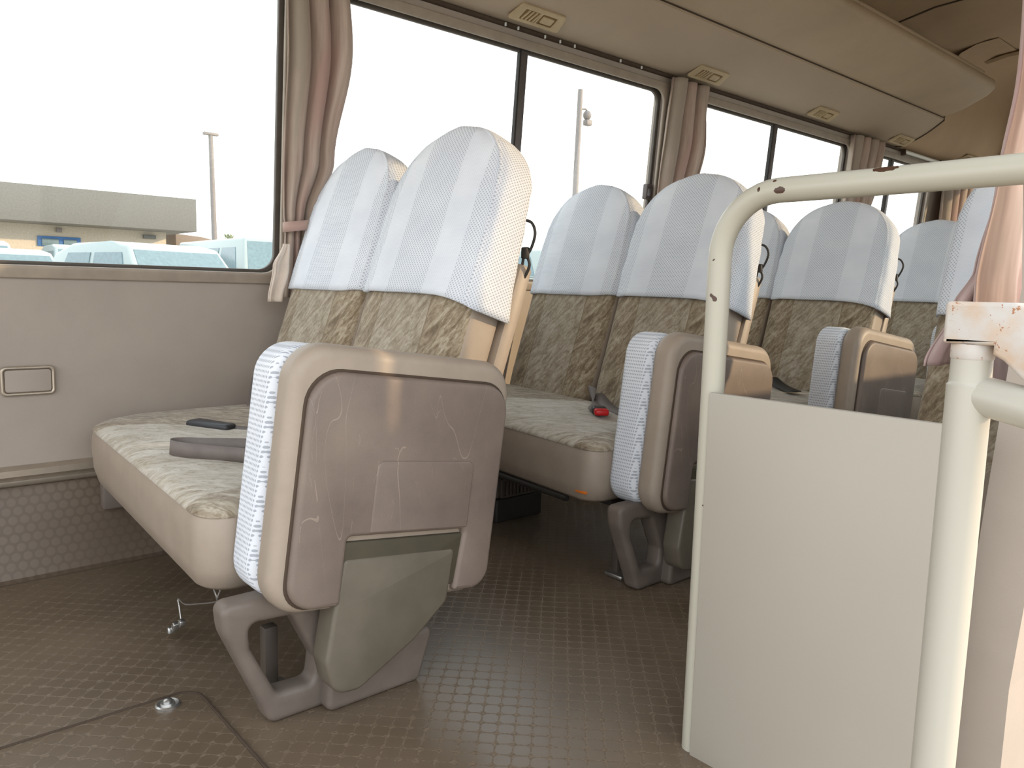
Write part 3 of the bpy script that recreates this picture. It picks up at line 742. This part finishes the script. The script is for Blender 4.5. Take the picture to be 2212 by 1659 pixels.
def double_seat(label, first=True):
    loc = Vector((0.58, 1.40, 0.0))
    t = empty('double_seat', loc); tag(t, label, 'bus seat', 'double seats with folding aisle seats')
    L = lambda *p: Vector(p) - loc
    inv = Matrix.Translation(-loc)
    cushion(1.066, 1.845, t, loc)
    for yc, hw, sd in ((1.271, 0.188, 1), (1.636, 0.178, 5)):
        b = build_back(yc, hw, t, loc)
        build_cover(yc, hw, b, loc, sd, 0.012 if sd == 1 else 0.0, 0.014 if sd == 1 else 0.004)
        q = PB + DIRS * 0.23 + DIRT * 0.118 + Vector((0, yc, 0)) - loc
        box('back_shell', q, (0.034, hw * 1.9, 0.42), 'tan', b, 0.010, Matrix.Rotation(ANG, 3, 'Y'))
    # frame under the cushion
    box('seat_frame', L(0.595, 1.44, 0.162), (0.26, 0.68, 0.018), 'dark', t, 0.004)
    box('wall_bracket', L(0.575, 1.83, 0.15), (0.30, 0.03, 0.06), 'pedestal', t, 0.006)
    # pedestal: thick plate with a slot
    out = fillet([(0.368, 0.190), (0.372, 0.150), (0.428, 0.022), (0.436, 0.0), (0.666, 0.0), (0.70, 0.075), (0.72, 0.176), (0.60, 0.176), (0.565, 0.085), (0.535, 0.190)], [0.014, 0.05, 0.02, 0.016, 0.02, 0.03, 0.01, 0.02, 0.02, 0.01], 5)
    hole = fillet([(0.407, 0.156), (0.470, 0.152), (0.506, 0.078), (0.502, 0.042), (0.446, 0.044), (0.409, 0.120)], 0.012, 5)
    plate('pedestal', out, [hole], 0.040, 0.009, 'pedestal', t, inv @ XZ(1.012))
    plate('pedestal', [(x + 0.0, z) for x, z in fillet([(0.51, 0.0), (0.672, 0.0), (0.70, 0.085), (0.52, 0.085)], 0.012, 4)], [], 0.05, 0.008, 'pedestal', t, inv @ XZ(0.993))
    box('floor_bracket', L(0.475, 1.085, 0.045), (0.022, 0.02, 0.12), 'heater', t, 0.003)
    box('floor_bracket', L(0.475, 1.075, 0.006), (0.05, 0.05, 0.010), 'steel', t, 0.003)
    # hinge cover between pedestal and folding seat
    ho = fillet([(0.520, 0.240), (0.714, 0.217), (0.700, 0.135), (0.640, 0.088), (0.545, 0.040), (0.504, 0.044), (0.492, 0.095), (0.505, 0.165)], [0.008, 0.008, 0.02, 0.03, 0.03, 0.03, 0.03, 0.05], 5)
    h = plate('hinge_cover', ho, [], 0.045, 0.006, 'arm', t, inv @ XZ(0.958)); h['label'] = 'olive grey plastic hinge cover'
    # folding aisle seat: three layers tilted with the cushion line
    A = math.radians(7.4); org = (0.622, 0.338)
    def rr(w, hh, r, dx=0, dz=0): return fillet([(-w + dx, -hh + dz), (w + dx, -hh + dz), (w + dx, hh + dz), (-w + dx, hh + dz)], r, 9)
    rc = plate('hinge_cover', fillet([(0.512, 0.265), (0.732, 0.238), (0.716, 0.16), (0.53, 0.16)], 0.006, 3), [], 0.010, 0.002, 'recess_shade', t, inv @ XZ(0.9428))  # dark sheet in the notch, recess shade put into its colour, no second cover
    fs = plate('folding_seat', rr(0.192, 0.186, 0.055), [], 0.052, 0.018, 'tan', t, inv @ XZ(0.970, A, org), bseg=5); fs['label'] = 'folded-up aisle seat with tan cushion'
    pd = plate('folding_backrest', rr(0.186, 0.180, 0.05, -0.010, 0.002), [], 0.074, 0.018, 'mesh', fs, inv @ XZ(1.032, A, org), bseg=6); pd['label'] = 'white mesh covered pad'
    me = pd.data
    while me.uv_layers: me.uv_layers.remove(me.uv_layers[0])
    l = me.uv_layers.new(name='UVMap')
    for lp in me.loops:
        co = me.vertices[lp.vertex_index].co; l.data[lp.index].uv = ((co.x + co.y) * 1.45, co.z)
    pn = fillet([(-0.168, -0.176), (-0.088, -0.176), (-0.088, -0.078), (0.118, -0.078), (0.110, -0.176), (0.178, -0.176), (0.178, 0.150), (-0.168, 0.150)], [0.04, 0.006, 0.008, 0.008, 0.006, 0.055, 0.045, 0.05], 8)
    sh = plate('seat_shell', pn, [], 0.020, 0.007, 'scr', fs, inv @ XZ(0.942, A, org)); sh['label'] = 'scratched brown plastic shell'
    plate('shell_edge', fillet([(-0.172, -0.178), (-0.092, -0.178), (-0.092, -0.074), (0.121, -0.074), (0.114, -0.178), (0.182, -0.178), (0.182, 0.154), (-0.172, 0.154)], [0.042, 0.006, 0.006, 0.006, 0.006, 0.057, 0.047, 0.052], 8), [], 0.008, 0.002, 'gap', fs, inv @ XZ(0.946, A, org))
    rid = plate('shell_ridge', fillet([(-0.055, -0.074), (0.120, -0.074), (0.120, 0.030), (-0.055, 0.030)], [0.003, 0.003, 0.012, 0.012], 5), [], 0.006, 0.0028, 'scr', fs, inv @ XZ(0.9325, A, org))
    bm = bmesh.new(); add_box(bm, (0, 0, 0), (0.03, 0.012, 0.02), 0.004); o = from_bm('shell_catch', bm, 'pedestal', fs); o.matrix_local = Matrix.Translation(L(0.585, 0.99, 0.155))
    # cord loop behind the aisle backrest
    y0 = 1.085
    tube('cord_loop', smooth_path([L(0.985, 1.10, 0.748), L(0.99, 1.082, 0.742), L(0.99, 1.072, 0.722), L(0.99, 1.082, 0.695), L(0.985, 1.092, 0.68)], 6), 0.0028, 'dark', t, 8)
    tube('cord_loop', smooth_path([L(0.985, 1.095, 0.69), L(0.99, 1.085, 0.665), L(0.985, 1.098, 0.635), L(0.985, 1.105, 0.630), L(0.985, 1.10, 0.66), L(0.985, 1.095, 0.69)], 6), 0.0028, 'dark', t, 8)
    box('cord_clip', L(0.985, 1.092, 0.687), (0.01, 0.016, 0.022), 'dark', t, 0.003)
    return t, loc
PITCH = 0.80
s1, loc1 = double_seat('beige double bus seat in front, nearest the camera, with its folded aisle seat facing us')
def seat_copy(k, label):
    c = copy_tree(s1); c.location = Vector(s1.location) + Vector((PITCH * k, 0, 0)); c['label'] = label; return c
s2 = seat_copy(1, 'second double bus seat, red belt buckle on its cushion, partly behind the cream pole')
s3 = seat_copy(2, 'third double bus seat, seen above the cream partition panel')
s4 = seat_copy(3, 'rearmost double bus seat, only its covered backrest showing beside the right-hand seat')
# belts on row one
def lb(t, *p): return Vector(p) - Vector(t.location)
b = ribbon('seat_belt', [lb(s1, 0.742, 1.40, 0.318), lb(s1, 0.66, 1.45, 0.322), lb(s1, 0.60, 1.52, 0.328)], 0.022, 'belt', s1, (0.3, 0.5, 0.3))
bm = bmesh.new(); add_box(bm, (0, 0, 0), (0.105, 0.040, 0.020), 0.007, None, 3)
for v in bm.verts:
    if v.co.x > 0: v.co.y *= 0.75; v.co.z *= 0.8
bk = from_bm('buckle', bm, 'black', b); bk.matrix_local = Matrix.Translation(lb(s1, 0.572, 1.568, 0.330)) @ Matrix.Rotation(math.atan2(-0.091, 0.044), 4, 'Z')
bk['label'] = 'black plastic buckle'
b2 = ribbon('seat_belt', [lb(s1, 0.742, 1.12, 0.345), lb(s1, 0.60, 1.17, 0.346), lb(s1, 0.53, 1.27, 0.343), lb(s1, 0.480, 1.350, 0.337), lb(s1, 0.455, 1.392, 0.334), lb(s1, 0.437, 1.396, 0.333), lb(s1, 0.436, 1.370, 0.333), lb(s1, 0.458, 1.325, 0.333), lb(s1, 0.500, 1.262, 0.333), lb(s1, 0.545, 1.19, 0.334), lb(s1, 0.70, 1.09, 0.334)], 0.026, 'belt', s1, [(0.35, 0.2, 0.75), (-0.15, -0.1, 1.0)])
b3 = ribbon('seat_belt', [lb(s1, 0.77, 1.80, 0.42), lb(s1, 0.745, 1.775, 0.36), lb(s1, 0.73, 1.75, 0.325), lb(s1, 0.70, 1.68, 0.320)], 0.035, 'belt', s1, (0.6, 0.3, 0.3))
# belts on row two
b = ribbon('seat_belt', [lb(s2, 1.548, 1.43, 0.362), lb(s2, 1.50, 1.385, 0.336), lb(s2, 1.44, 1.32, 0.330), lb(s2, 1.40, 1.27, 0.334)], 0.040, 'belt', s2, [(0.2, 1, 0.1), (0.7, -0.7, 0.0)])
bm = bmesh.new(); add_box(bm, (0, 0, 0), (0.035, 0.036, 0.018), 0.006, None, 3); o = from_bm('buckle', bm, 'black', b); o.matrix_local = Matrix.Translation(lb(s2, 1.392, 1.262, 0.334)) @ Matrix.Rotation(0.85, 4, 'Z')
bm = bmesh.new(); add_box(bm, (0, 0, 0), (0.030, 0.034, 0.015), 0.005, None, 3); o2 = from_bm('release_button', bm, 'red', b); o2.matrix_local = Matrix.Translation(lb(s2, 1.374, 1.238, 0.334)) @ Matrix.Rotation(0.85, 4, 'Z'); o2['label'] = 'red release button'
ribbon('seat_belt', [lb(s2, 1.55, 1.415, 0.345), lb(s2, 1.50, 1.33, 0.325), lb(s2, 1.45, 1.22, 0.324), lb(s2, 1.42, 1.10, 0.324)], 0.036, 'belt', s2, (0.8, -0.4, 0.1))
# dark front rail under the cushion of rows two and three
for s_, dx in ((s2, PITCH), (s3, 2 * PITCH)):
    tube('front_rail', [lb(s_, 0.388 + dx, 1.16, 0.170), lb(s_, 0.396 + dx, 1.78, 0.186)], 0.007, 'dark', s_, 10)
box('paper_tag', lb(s2, 1.19, 1.11, 0.197), (0.03, 0.03, 0.006), 'orange', s2, 0.002)
# belt on row three
ribbon('seat_belt', [lb(s3, 2.36, 1.38, 0.350), lb(s3, 2.29, 1.30, 0.333), lb(s3, 2.20, 1.2, 0.33)], 0.040, 'dark', s3, (0.3, -0.6, 0.1))

# single seat on the right-hand side
locr = Vector((1.38, 0.44, 0.0)); sr = empty('single_seat', locr); tag(sr, 'single bus seat on the right side, half hidden by the pink curtain and handrail post', 'bus seat')
PB = Vector((0.742 + PITCH - 0.005, 0, 0.268))
b = build_back(0.460, 0.158, sr, locr); build_cover(0.460, 0.158, b, locr, 9, -0.01, 0.002)
PB = Vector((0.742, 0, 0.285))
bm = bmesh.new(); add_box(bm, Vector((1.375, 0.455, 0.25)) - locr, (0.38, 0.31, 0.12), 0.03, None, 4); o = from_bm('seat_cushion', bm, 'tan', sr)
bm = bmesh.new(); add_box(bm, Vector((1.375, 0.455, 0.03)) - locr, (0.20, 0.22, 0.06), 0.01, None, 4); add_box(bm, Vector((1.375, 0.455, 0.12)) - locr, (0.12, 0.16, 0.20), 0.01, None, 4); from_bm('pedestal', bm, 'pedestal', sr)

# ------------------------------------------------------------------ small things on wall and floor
at = empty('ashtray', (0.308, 1.885, 0.404)); tag(at, 'small rectangular wall ashtray with a raised rounded frame at left', 'ashtray')
def R5(a, b, r): return fillet([(-a, -b), (a, -b), (a, b), (-a, b)], r, 5)
plate('ashtray_frame', R5(0.050, 0.031, 0.010), [R5(0.043, 0.024, 0.006)], 0.010, 0.0035, 'alu', at, Matrix(((1, 0, 0, 0), (0, 0, -1, 0), (0, 1, 0, 0), (0, 0, 0, 1))))
plate('ashtray_lid', R5(0.0425, 0.0235, 0.006), [], 0.007, 0.002, 'wall', at, Matrix(((1, 0, 0, 0), (0, 0, -1, 0), (0, 1, 0, 0), (0, 0, 0, 1))))

ht = empty('heater_unit', (1.385, 1.53, 0.0)); tag(ht, 'dark heater box with a slatted grille under the second seat', 'heater')
bm = bmesh.new(); add_box(bm, (0, 0.13, 0.032), (0.165, 0.26, 0.064), 0.006); o = from_bm('heater_base', bm, 'dark', ht)
bm = bmesh.new(); add_box(bm, (-0.005, 0.125, 0.094), (0.15, 0.24, 0.058), 0.006); o = from_bm('heater_body', bm, 'heater', ht)
holes = [fillet([(-0.058 + 0.013 * k, 0.072), (-0.051 + 0.013 * k, 0.072), (-0.051 + 0.013 * k, 0.112), (-0.058 + 0.013 * k, 0.112)], 0.002, 3) for k in range(8)]
plate('grille', fillet([(-0.07, 0.066), (0.062, 0.066), (0.062, 0.118), (-0.07, 0.118)], 0.005, 4), holes, 0.006, 0.001, 'heater', ht, XZ(0.001))

fh = empty('floor_hatch', (0.0, 0.82, 0.0)); tag(fh, 'vinyl-covered floor hatch with rounded corner and thin metal edge at lower left', 'floor hatch')
ho = fillet([(-0.60, -0.30), (0.386, -0.30), (0.386, 0.335), (-0.60, 0.335)], 0.03, 8)
plate('hatch_plate', ho, [], 0.003, 0.0008, 'floor', fh, Matrix.Translation((0, 0, 0.0012)))
plate('hatch_edge', fillet([(-0.604, -0.304), (0.390, -0.304), (0.390, 0.339), (-0.604, 0.339)], 0.034, 8), [fillet([(-0.60, -0.30), (0.386, -0.30), (0.386, 0.335), (-0.60, 0.335)], 0.03, 8)], 0.004, 0.0008, 'gap', fh, Matrix.Translation((0, 0, 0.0022)))
def lathe(name, prof, mat, parent, seg=28):
    V = []; F = []; n = len(prof)
    for k in range(seg):
        a = 2 * PI * k / seg
        for r, z in prof: V.append((r * math.cos(a), r * math.sin(a), z))
    for k in range(seg):
        for i in range(n - 1): F.append((k * n + i, ((k + 1) % seg) * n + i, ((k + 1) % seg) * n + i + 1, k * n + i + 1))
    return mk(name, V, F, mat, parent, True, None, None, 40)
hs = lathe('hatch_screw', [(0.0, 0.0110), (0.004, 0.0110), (0.006, 0.0095), (0.006, 0.006), (0.0095, 0.0060), (0.010, 0.0035), (0.015, 0.0045), (0.0175, 0.0030), (0.0175, 0.001)], 'steel', fh); hs.location = (0.340, 0.312, 0.0018); hs['label'] = 'round steel hatch screw'

wi = empty('metal_wire', (0.42, 1.15, 0.0)); tag(wi, 'bent thin metal wire hanging down from under the front cushion', 'wire')
wp = [(0.42, 1.140, 0.173), (0.415, 1.150, 0.165), (0.42, 1.146, 0.140), (0.423, 1.165, 0.128), (0.42, 1.22, 0.108), (0.42, 1.29, 0.084), (0.42, 1.325, 0.082), (0.42, 1.322, 0.070), (0.42, 1.315, 0.050)]
tube('wire_strand', smooth_path([Vector(p) - wi.location for p in wp], 5), 0.0013, 'steel', wi, 6)
tube('wire_strand', smooth_path([Vector(p) - wi.location for p in [(0.42, 1.136, 0.173), (0.425, 1.137, 0.165), (0.42, 1.146, 0.140)]], 5), 0.0013, 'steel', wi, 6)
bm = bmesh.new()
for k in range(6): add_box(bm, Vector((0.42 + 0.004 * math.sin(k * 2.3), 1.310 + 0.010 * k, 0.045 - 0.0062 * k)) - wi.location, (0.010, 0.012, 0.009), 0.002, Matrix.Rotation(k * 0.9, 3, 'X'))
from_bm('wire_clip', bm, 'steel', wi)

# ------------------------------------------------------------------ partition with rail
pa = empty('partition', (0.86, 0.44, 0.0)); tag(pa, 'cream partition panel framed by a thick chipped tubular rail', 'partition')
pts = [(0.86, 0.583, -0.30), (0.86, 0.583, 0.2), (0.86, 0.583, 0.5), (0.86, 0.583, 0.662)]
for k in range(1, 11):
    a = PI / 2 * k / 10; pts.append((0.86, 0.583 - 0.078 * (1 - math.cos(a)), 0.666 + 0.078 * math.sin(a)))
pts += [(0.86, 0.40, 0.744), (0.86, 0.185, 0.745)]
o = tube('rail', [Vector(p) - Vector((0, 0, 0)) for p in pts], 0.0148, 'rail', None, 24)
o.parent = pa; o.matrix_parent_inverse = Matrix.Translation(-pa.location)
o['label'] = 'chipped cream tubular rail'
box('panel', (0.846 - 0.86, 0.421 - 0.44, 0.10), (0.008, 0.310, 0.790), 'panel_paint', pa, 0.002)
# handrail post by the door
hp = empty('handrail_post', (0.62, 0.203, -0.30)); tag(hp, 'cream vertical handrail post at right with a collar and a curved side rail', 'handrail')
L = lambda *p: Vector(p) - hp.location
lathe('post', [(0.0, 0.878), (0.0135, 0.878), (0.0137, 0.862), (0.0140, 0.860), (0.0150, 0.859), (0.0150, 0.0), (0.0, 0.0)], 'post', hp, 32)
lathe('collar', [(0.0136, 0.889), (0.0142, 0.888), (0.0142, 0.879), (0.0136, 0.878)], 'peel', hp, 32)
tube('side_rail', smooth_path([L(0.622, 0.200, 0.553), L(0.618, 0.185, 0.551), L(0.610, 0.150, 0.546), L(0.60, 0.09, 0.538), L(0.595, 0.03, 0.530)], 6), 0.0142, 'post', hp, 24)
lathe('flange', [(0.0, 0.01), (0.035, 0.008), (0.035, 0.0), (0.0, 0.0)], 'post', hp, 24)
br = empty('rail_bracket', (0.62, 0.203, 0.588)); tag(br, 'peeling white cast bracket on top of the handrail post', 'bracket')
bm = bmesh.new()
P = [(0.0, 0.016), (0.0, -0.017), (0.0, -0.020)]
sec = fillet([(-0.016, 0.0), (0.017, 0.0), (0.017, -0.006), (0.024, -0.010), (0.060, -0.045), (0.12, -0.10), (0.12, -0.060), (0.070, 0.002), (0.045, 0.024), (0.028, 0.030), (-0.016, 0.030)], [0.001, 0.0, 0.0, 0.004, 0.02, 0.0, 0.0, 0.02, 0.02, 0.008, 0.003], 4)
mt = Matrix(((0, 0, 1, 0), (-1, 0, 0, 0), (0, 1, 0, 0), (0, 0, 0, 1)))
plate('bracket_casting', sec, [], 0.030, 0.003, 'peel', br, mt @ Matrix.Translation((0, 0.001, 0)))
bm.free()

# ------------------------------------------------------------------ outside
GZ = -0.75
o = mk('ground', [(-60, -40, GZ), (120, -40, GZ), (120, 120, GZ), (-60, 120, GZ)], [(0, 1, 2, 3)], 'ground', None, False); tag(o, 'pale sandy ground outside the bus', kind='structure')
def prism(name, prof, y0, y1, mat, parent, tw=0.0, ztop=None):
    V = []; n = len(prof); F = []
    return V
def car(name, label, cat, loc, rz, Lc=3.8, Wc=1.55, Hc=1.45, mat='carwhite', van=False):
    c = empty(name, loc); c.rotation_euler = (0, 0, rz); tag(c, label, cat)
    # body: length along local Y (front at -Y)
    if van: low = [(-1.0, 0.22), (-1.0, 0.62), (-0.88, 0.66), (1.0, 0.66), (1.0, 0.22)]; roof = [(-0.86, 0.66), (-0.70, 1.0), (0.97, 1.0), (1.0, 0.66)]
    else: low = [(-1.0, 0.20), (-1.0, 0.50), (-0.95, 0.58), (-0.50, 0.64), (0.93, 0.66), (1.0, 0.55), (1.0, 0.20)]; roof = [(-0.52, 0.63), (-0.22, 0.97), (0.0, 1.0), (0.55, 0.99), (0.78, 0.92), (0.95, 0.65)]
    def loft(name_, pr, wb, wt, mat_, zlo, zhi):
        bm = bmesh.new(); A = []; B = []
        for (u, z) in pr:
            t = 0 if zhi == zlo else (z - zlo) / (zhi - zlo); w = wb + (wt - wb) * max(0, t)
            A.append(bm.verts.new((-w * Wc / 2, u * Lc / 2, z * Hc))); B.append(bm.verts.new((w * Wc / 2, u * Lc / 2, z * Hc)))
        n = len(pr)
        for k in range(n): bm.faces.new((A[k], A[(k + 1) % n], B[(k + 1) % n], B[k]))
        bm.faces.new(A); bm.faces.new(B[::-1])
        bmesh.ops.bevel(bm, geom=list(bm.edges), offset=0.05, segments=3, affect='EDGES', profile=0.5)
        return from_bm(name_, bm, mat_, c, 40)
    body = loft('body', low, 1.0, 1.0, mat, 0, 1)
    cab = loft('cabin', roof, 0.96, 0.78, mat, 0.64, 1.0)
    r0, r1 = roof[0], roof[1]
    def quad(name_, p, q, mat_='cargl'):
        return mk(name_, p, [tuple(range(len(p)))], mat_, c, False)
    def wq(z): t = (z - 0.64) / 0.36; return (0.96 + (0.78 - 0.96) * t) * Wc / 2
    # windscreen
    d = Vector((0, r1[0] - r0[0], 0)) ; f = 0.018
    za, zb = r0[1] + 0.03, r1[1] - 0.03
    ya = (r0[0] + (r1[0] - r0[0]) * (za - r0[1]) / (r1[1] - r0[1])) * Lc / 2; yb = (r0[0] + (r1[0] - r0[0]) * (zb - r0[1]) / (r1[1] - r0[1])) * Lc / 2
    bm = bmesh.new(); q = [(-wq(za) + 0.09, ya, za * Hc), (wq(za) - 0.09, ya, za * Hc), (wq(zb) - 0.07, yb, zb * Hc), (-wq(zb) + 0.07, yb, zb * Hc)]
    vs = [bm.verts.new((x, y - 0.01, z)) for x, y, z in q] + [bm.verts.new((x, y + 0.03, z)) for x, y, z in q]
    for fc in ((0, 1, 2, 3), (7, 6, 5, 4), (0, 4, 5, 1), (2, 6, 7, 3), (1, 5, 6, 2), (0, 3, 7, 4)): bm.faces.new([vs[i] for i in fc])
    from_bm('windscreen', bm, 'cargl', c)
    spans = [(-0.30, 0.18), (0.24, 0.66)] if not van else [(-0.68, -0.25), (-0.18, 0.35), (0.42, 0.88)]
    for sx_ in (-1, 1):
        for k, (a, b_) in enumerate(spans):
            a2 = a + (0.12 if k == 0 else 0.0); b2_ = b_ - (0.10 if k == len(spans) - 1 else 0)
            z0_, z1_ = 0.69, 0.92
            bm = bmesh.new(); q = [(sx_ * wq(z0_), a * Lc / 2, z0_ * Hc), (sx_ * wq(z0_), b_ * Lc / 2, z0_ * Hc), (sx_ * wq(z1_), b2_ * Lc / 2, z1_ * Hc), (sx_ * wq(z1_), a2 * Lc / 2, z1_ * Hc)]
            vs = [bm.verts.new((x + sx_ * 0.012, y, z)) for x, y, z in q] + [bm.verts.new((x - sx_ * 0.03, y, z)) for x, y, z in q]
            for fc in ((0, 1, 2, 3), (7, 6, 5, 4), (0, 4, 5, 1), (2, 6, 7, 3), (1, 5, 6, 2), (0, 3, 7, 4)): bm.faces.new([vs[i] for i in fc])
            from_bm('side_window', bm, 'cargl', c)
    for sx_ in (-1, 1):
        for sy in (-0.62, 0.62):
            o = lathe('wheel', [(0.0, -0.09), (0.27, -0.09), (0.30, -0.06), (0.30, 0.06), (0.27, 0.09), (0.0, 0.09)], 'tyre', c, 20)
            o.matrix_local = Matrix.Translation((sx_ * Wc * 0.44, sy * Lc / 2, 0.30)) @ Matrix.Rotation(PI / 2, 4, 'Y')
    return c
suv = car('car', 'white sport utility car with windscreen towards the bus, left of the lamp post', 'car', (3.45, 11.3, GZ), 0.28, 3.4, 1.70, 1.86)
st = box('windscreen_sticker', Vector((0.12, -1.02, 1.48)), (0.10, 0.02, 0.06), 'red', suv, 0.004); st.location = (0, 0, 0)
car('car', 'white car cut off by the left edge of the photo', 'car', (0.75, 10.9, GZ), 0.1, 3.4, 1.50, 1.80)
car('car', 'small white car low behind the sill between the edge car and the tall white car', 'car', (2.35, 15.6, GZ), 0.2, 3.0, 1.4, 1.84)
car('van', 'white van at the right end of the front window', 'van', (6.55, 15.8, GZ), 0.0, 4.2, 1.7, 2.2, van=True)
car('bus', 'pale bus seen between the two front headrest groups', 'bus', (17.7, 20.0, GZ), 0.0, 5.5, 2.0, 2.6, van=True)
for k, (x, y, rz, lb_) in enumerate([(2.7, 22, 0.0, 'distant white car parked before the blue window'), (4.9, 22.4, 0.0, 'distant dark-windowed car parked before the pale wall'), (7.2, 22, 0.0, 'distant white car right of the blue window')]):
    car('car', lb_, 'car', (x, y, GZ), rz, 3.6, 1.5, 2.2)
bd = empty('building', (3.0, 32.0, GZ)); tag(bd, 'low cream building with a grey flat fascia across the lot', 'building')
def bpart(name, c, s, mat, bev=0.01): return box(name, Vector(c) - bd.location, s, mat, bd, bev)
bpart('wall', (0.0, 33.5, 0.85), (19.2, 6.0, 3.2), 'cream')
bpart('fascia', (0.0, 33.0, 2.95), (20.4, 8.0, 1.15), 'fascia')
f = bpart('window', (6.1, 30.47, 1.83), (1.30, 0.06, 0.34), 'bluefr'); bpart('pane', (5.82, 30.42, 1.80), (0.5, 0.03, 0.24), 'cargl').parent = f
p2 = bpart('pane', (6.42, 30.42, 1.80), (0.4, 0.03, 0.24), 'cargl'); p2.parent = f
bpart('air_conditioner', (9.0, 30.42, 2.17), (0.42, 0.14, 0.14), 'fascia'); bpart('wall_lamp', (6.1, 30.45, 2.22), (0.17, 0.10, 0.15), 'pole')
cn = empty('canopy', (12.2, 34.0, GZ)); tag(cn, 'curved brown shade canopy beside the cream building', 'canopy')
pr = [(-1.6, 3.22), (-0.6, 3.15), (0.3, 2.98), (0.9, 2.80), (1.0, 2.70), (-1.6, 2.62)]
plate('canopy_roof', pr, [], 3.0, 0.01, 'trimbrown', cn, XZ(0.0))
for x_ in (-1.3, 0.8): box('canopy_post', (x_, -1.3, 1.32), (0.10, 0.10, 2.64), 'pole', cn, 0.01)
lp = empty('lamp_post', (8.22, 22.0, GZ)); tag(lp, 'slim grey lamp post with a flat T-shaped head', 'lamp post')
tube('post', [(0, 0, 0), (0, 0, 2.3), (-0.05, 0, 5.32)], 0.07, 'pole', lp, 12, rs=[0.09, 0.075, 0.06]); box('lamp_head', (-0.05, 0, 5.36), (0.40, 0.14, 0.07), 'pole', lp, 0.01)
lp = empty('lamp_post', (22.4, 22.0, GZ)); tag(lp, 'tall pale post with floodlights on one side, beyond the second window', 'lamp post')
tube('post', [(0, 0, 0), (0, 0, 5), (0.10, 0, 9.1)], 0.1, 'pole', lp, 12, rs=[0.14, 0.12, 0.10])
tube('lamp_arm', smooth_path([(0.1, 0, 8.35), (0.42, 0, 8.42), (0.52, 0, 8.30)], 5), 0.035, 'pole', lp, 8)
bm = bmesh.new(); bmesh.ops.create_uvsphere(bm, u_segments=14, v_segments=10, radius=0.17); o = from_bm('floodlight', bm, 'pole', lp); o.location = (0.52, 0, 8.20); o.scale = (1, 1, 1.1)
o = box('floodlight', (0, 0, 0), (0.3, 0.25, 0.22), 'pole', lp, 0.04); o.location = (0.56, 0, 7.92)
tr = empty('tree', (14.1, 36, GZ)); tag(tr, 'small distant palm tree to the right of the lamp post', 'tree')
tube('trunk', [(0, 0, 0), (0, 0, 2.9)], 0.08, 'pole', tr, 8)
bm = bmesh.new()
for k in range(70):
    a = random.uniform(0, 2 * PI); e_ = random.uniform(-0.9, 1.4); r_ = random.uniform(0.2, 0.42)
    add_box(bm, (r_ * math.cos(a) * math.cos(e_), r_ * math.sin(a) * math.cos(e_), 3.1 + r_ * math.sin(e_)), (0.14, 0.10, 0.03), 0, Matrix.Rotation(a, 3, 'Z') @ Matrix.Rotation(-e_, 3, 'Y'))
from_bm('fronds', bm, 'green', tr)
fe = empty('fence', (3.5, 18.6, GZ)); tag(fe, 'low pale railing behind the parked cars', 'fence')
bm = bmesh.new()
for k in range(40): add_box(bm, (-2.5 + k * 0.12, 0, 0.85), (0.02, 0.02, 1.7))
from_bm('bars', bm, 'white_p', fe)
box('top_rail', (-0.16, 0, 1.70), (4.8, 0.03, 0.03), 'white_p', fe, 0.004)

# cream curtain rail by the rearmost side window
cl = empty('curtain_rail', (4.50, 1.825, 1.385)); tag(cl, 'short cream curtain rail over the last side window', 'curtain rail')
tube('rail_tube', [(-0.20, 0, 0), (0.26, 0, 0)], 0.010, 'white_p', cl, 12)
box('rail_end', (-0.205, 0, -0.004), (0.014, 0.024, 0.032), 'gap', cl, 0.003); box('rail_end', (0.265, 0, -0.004), (0.014, 0.024, 0.032), 'gap', cl, 0.003)
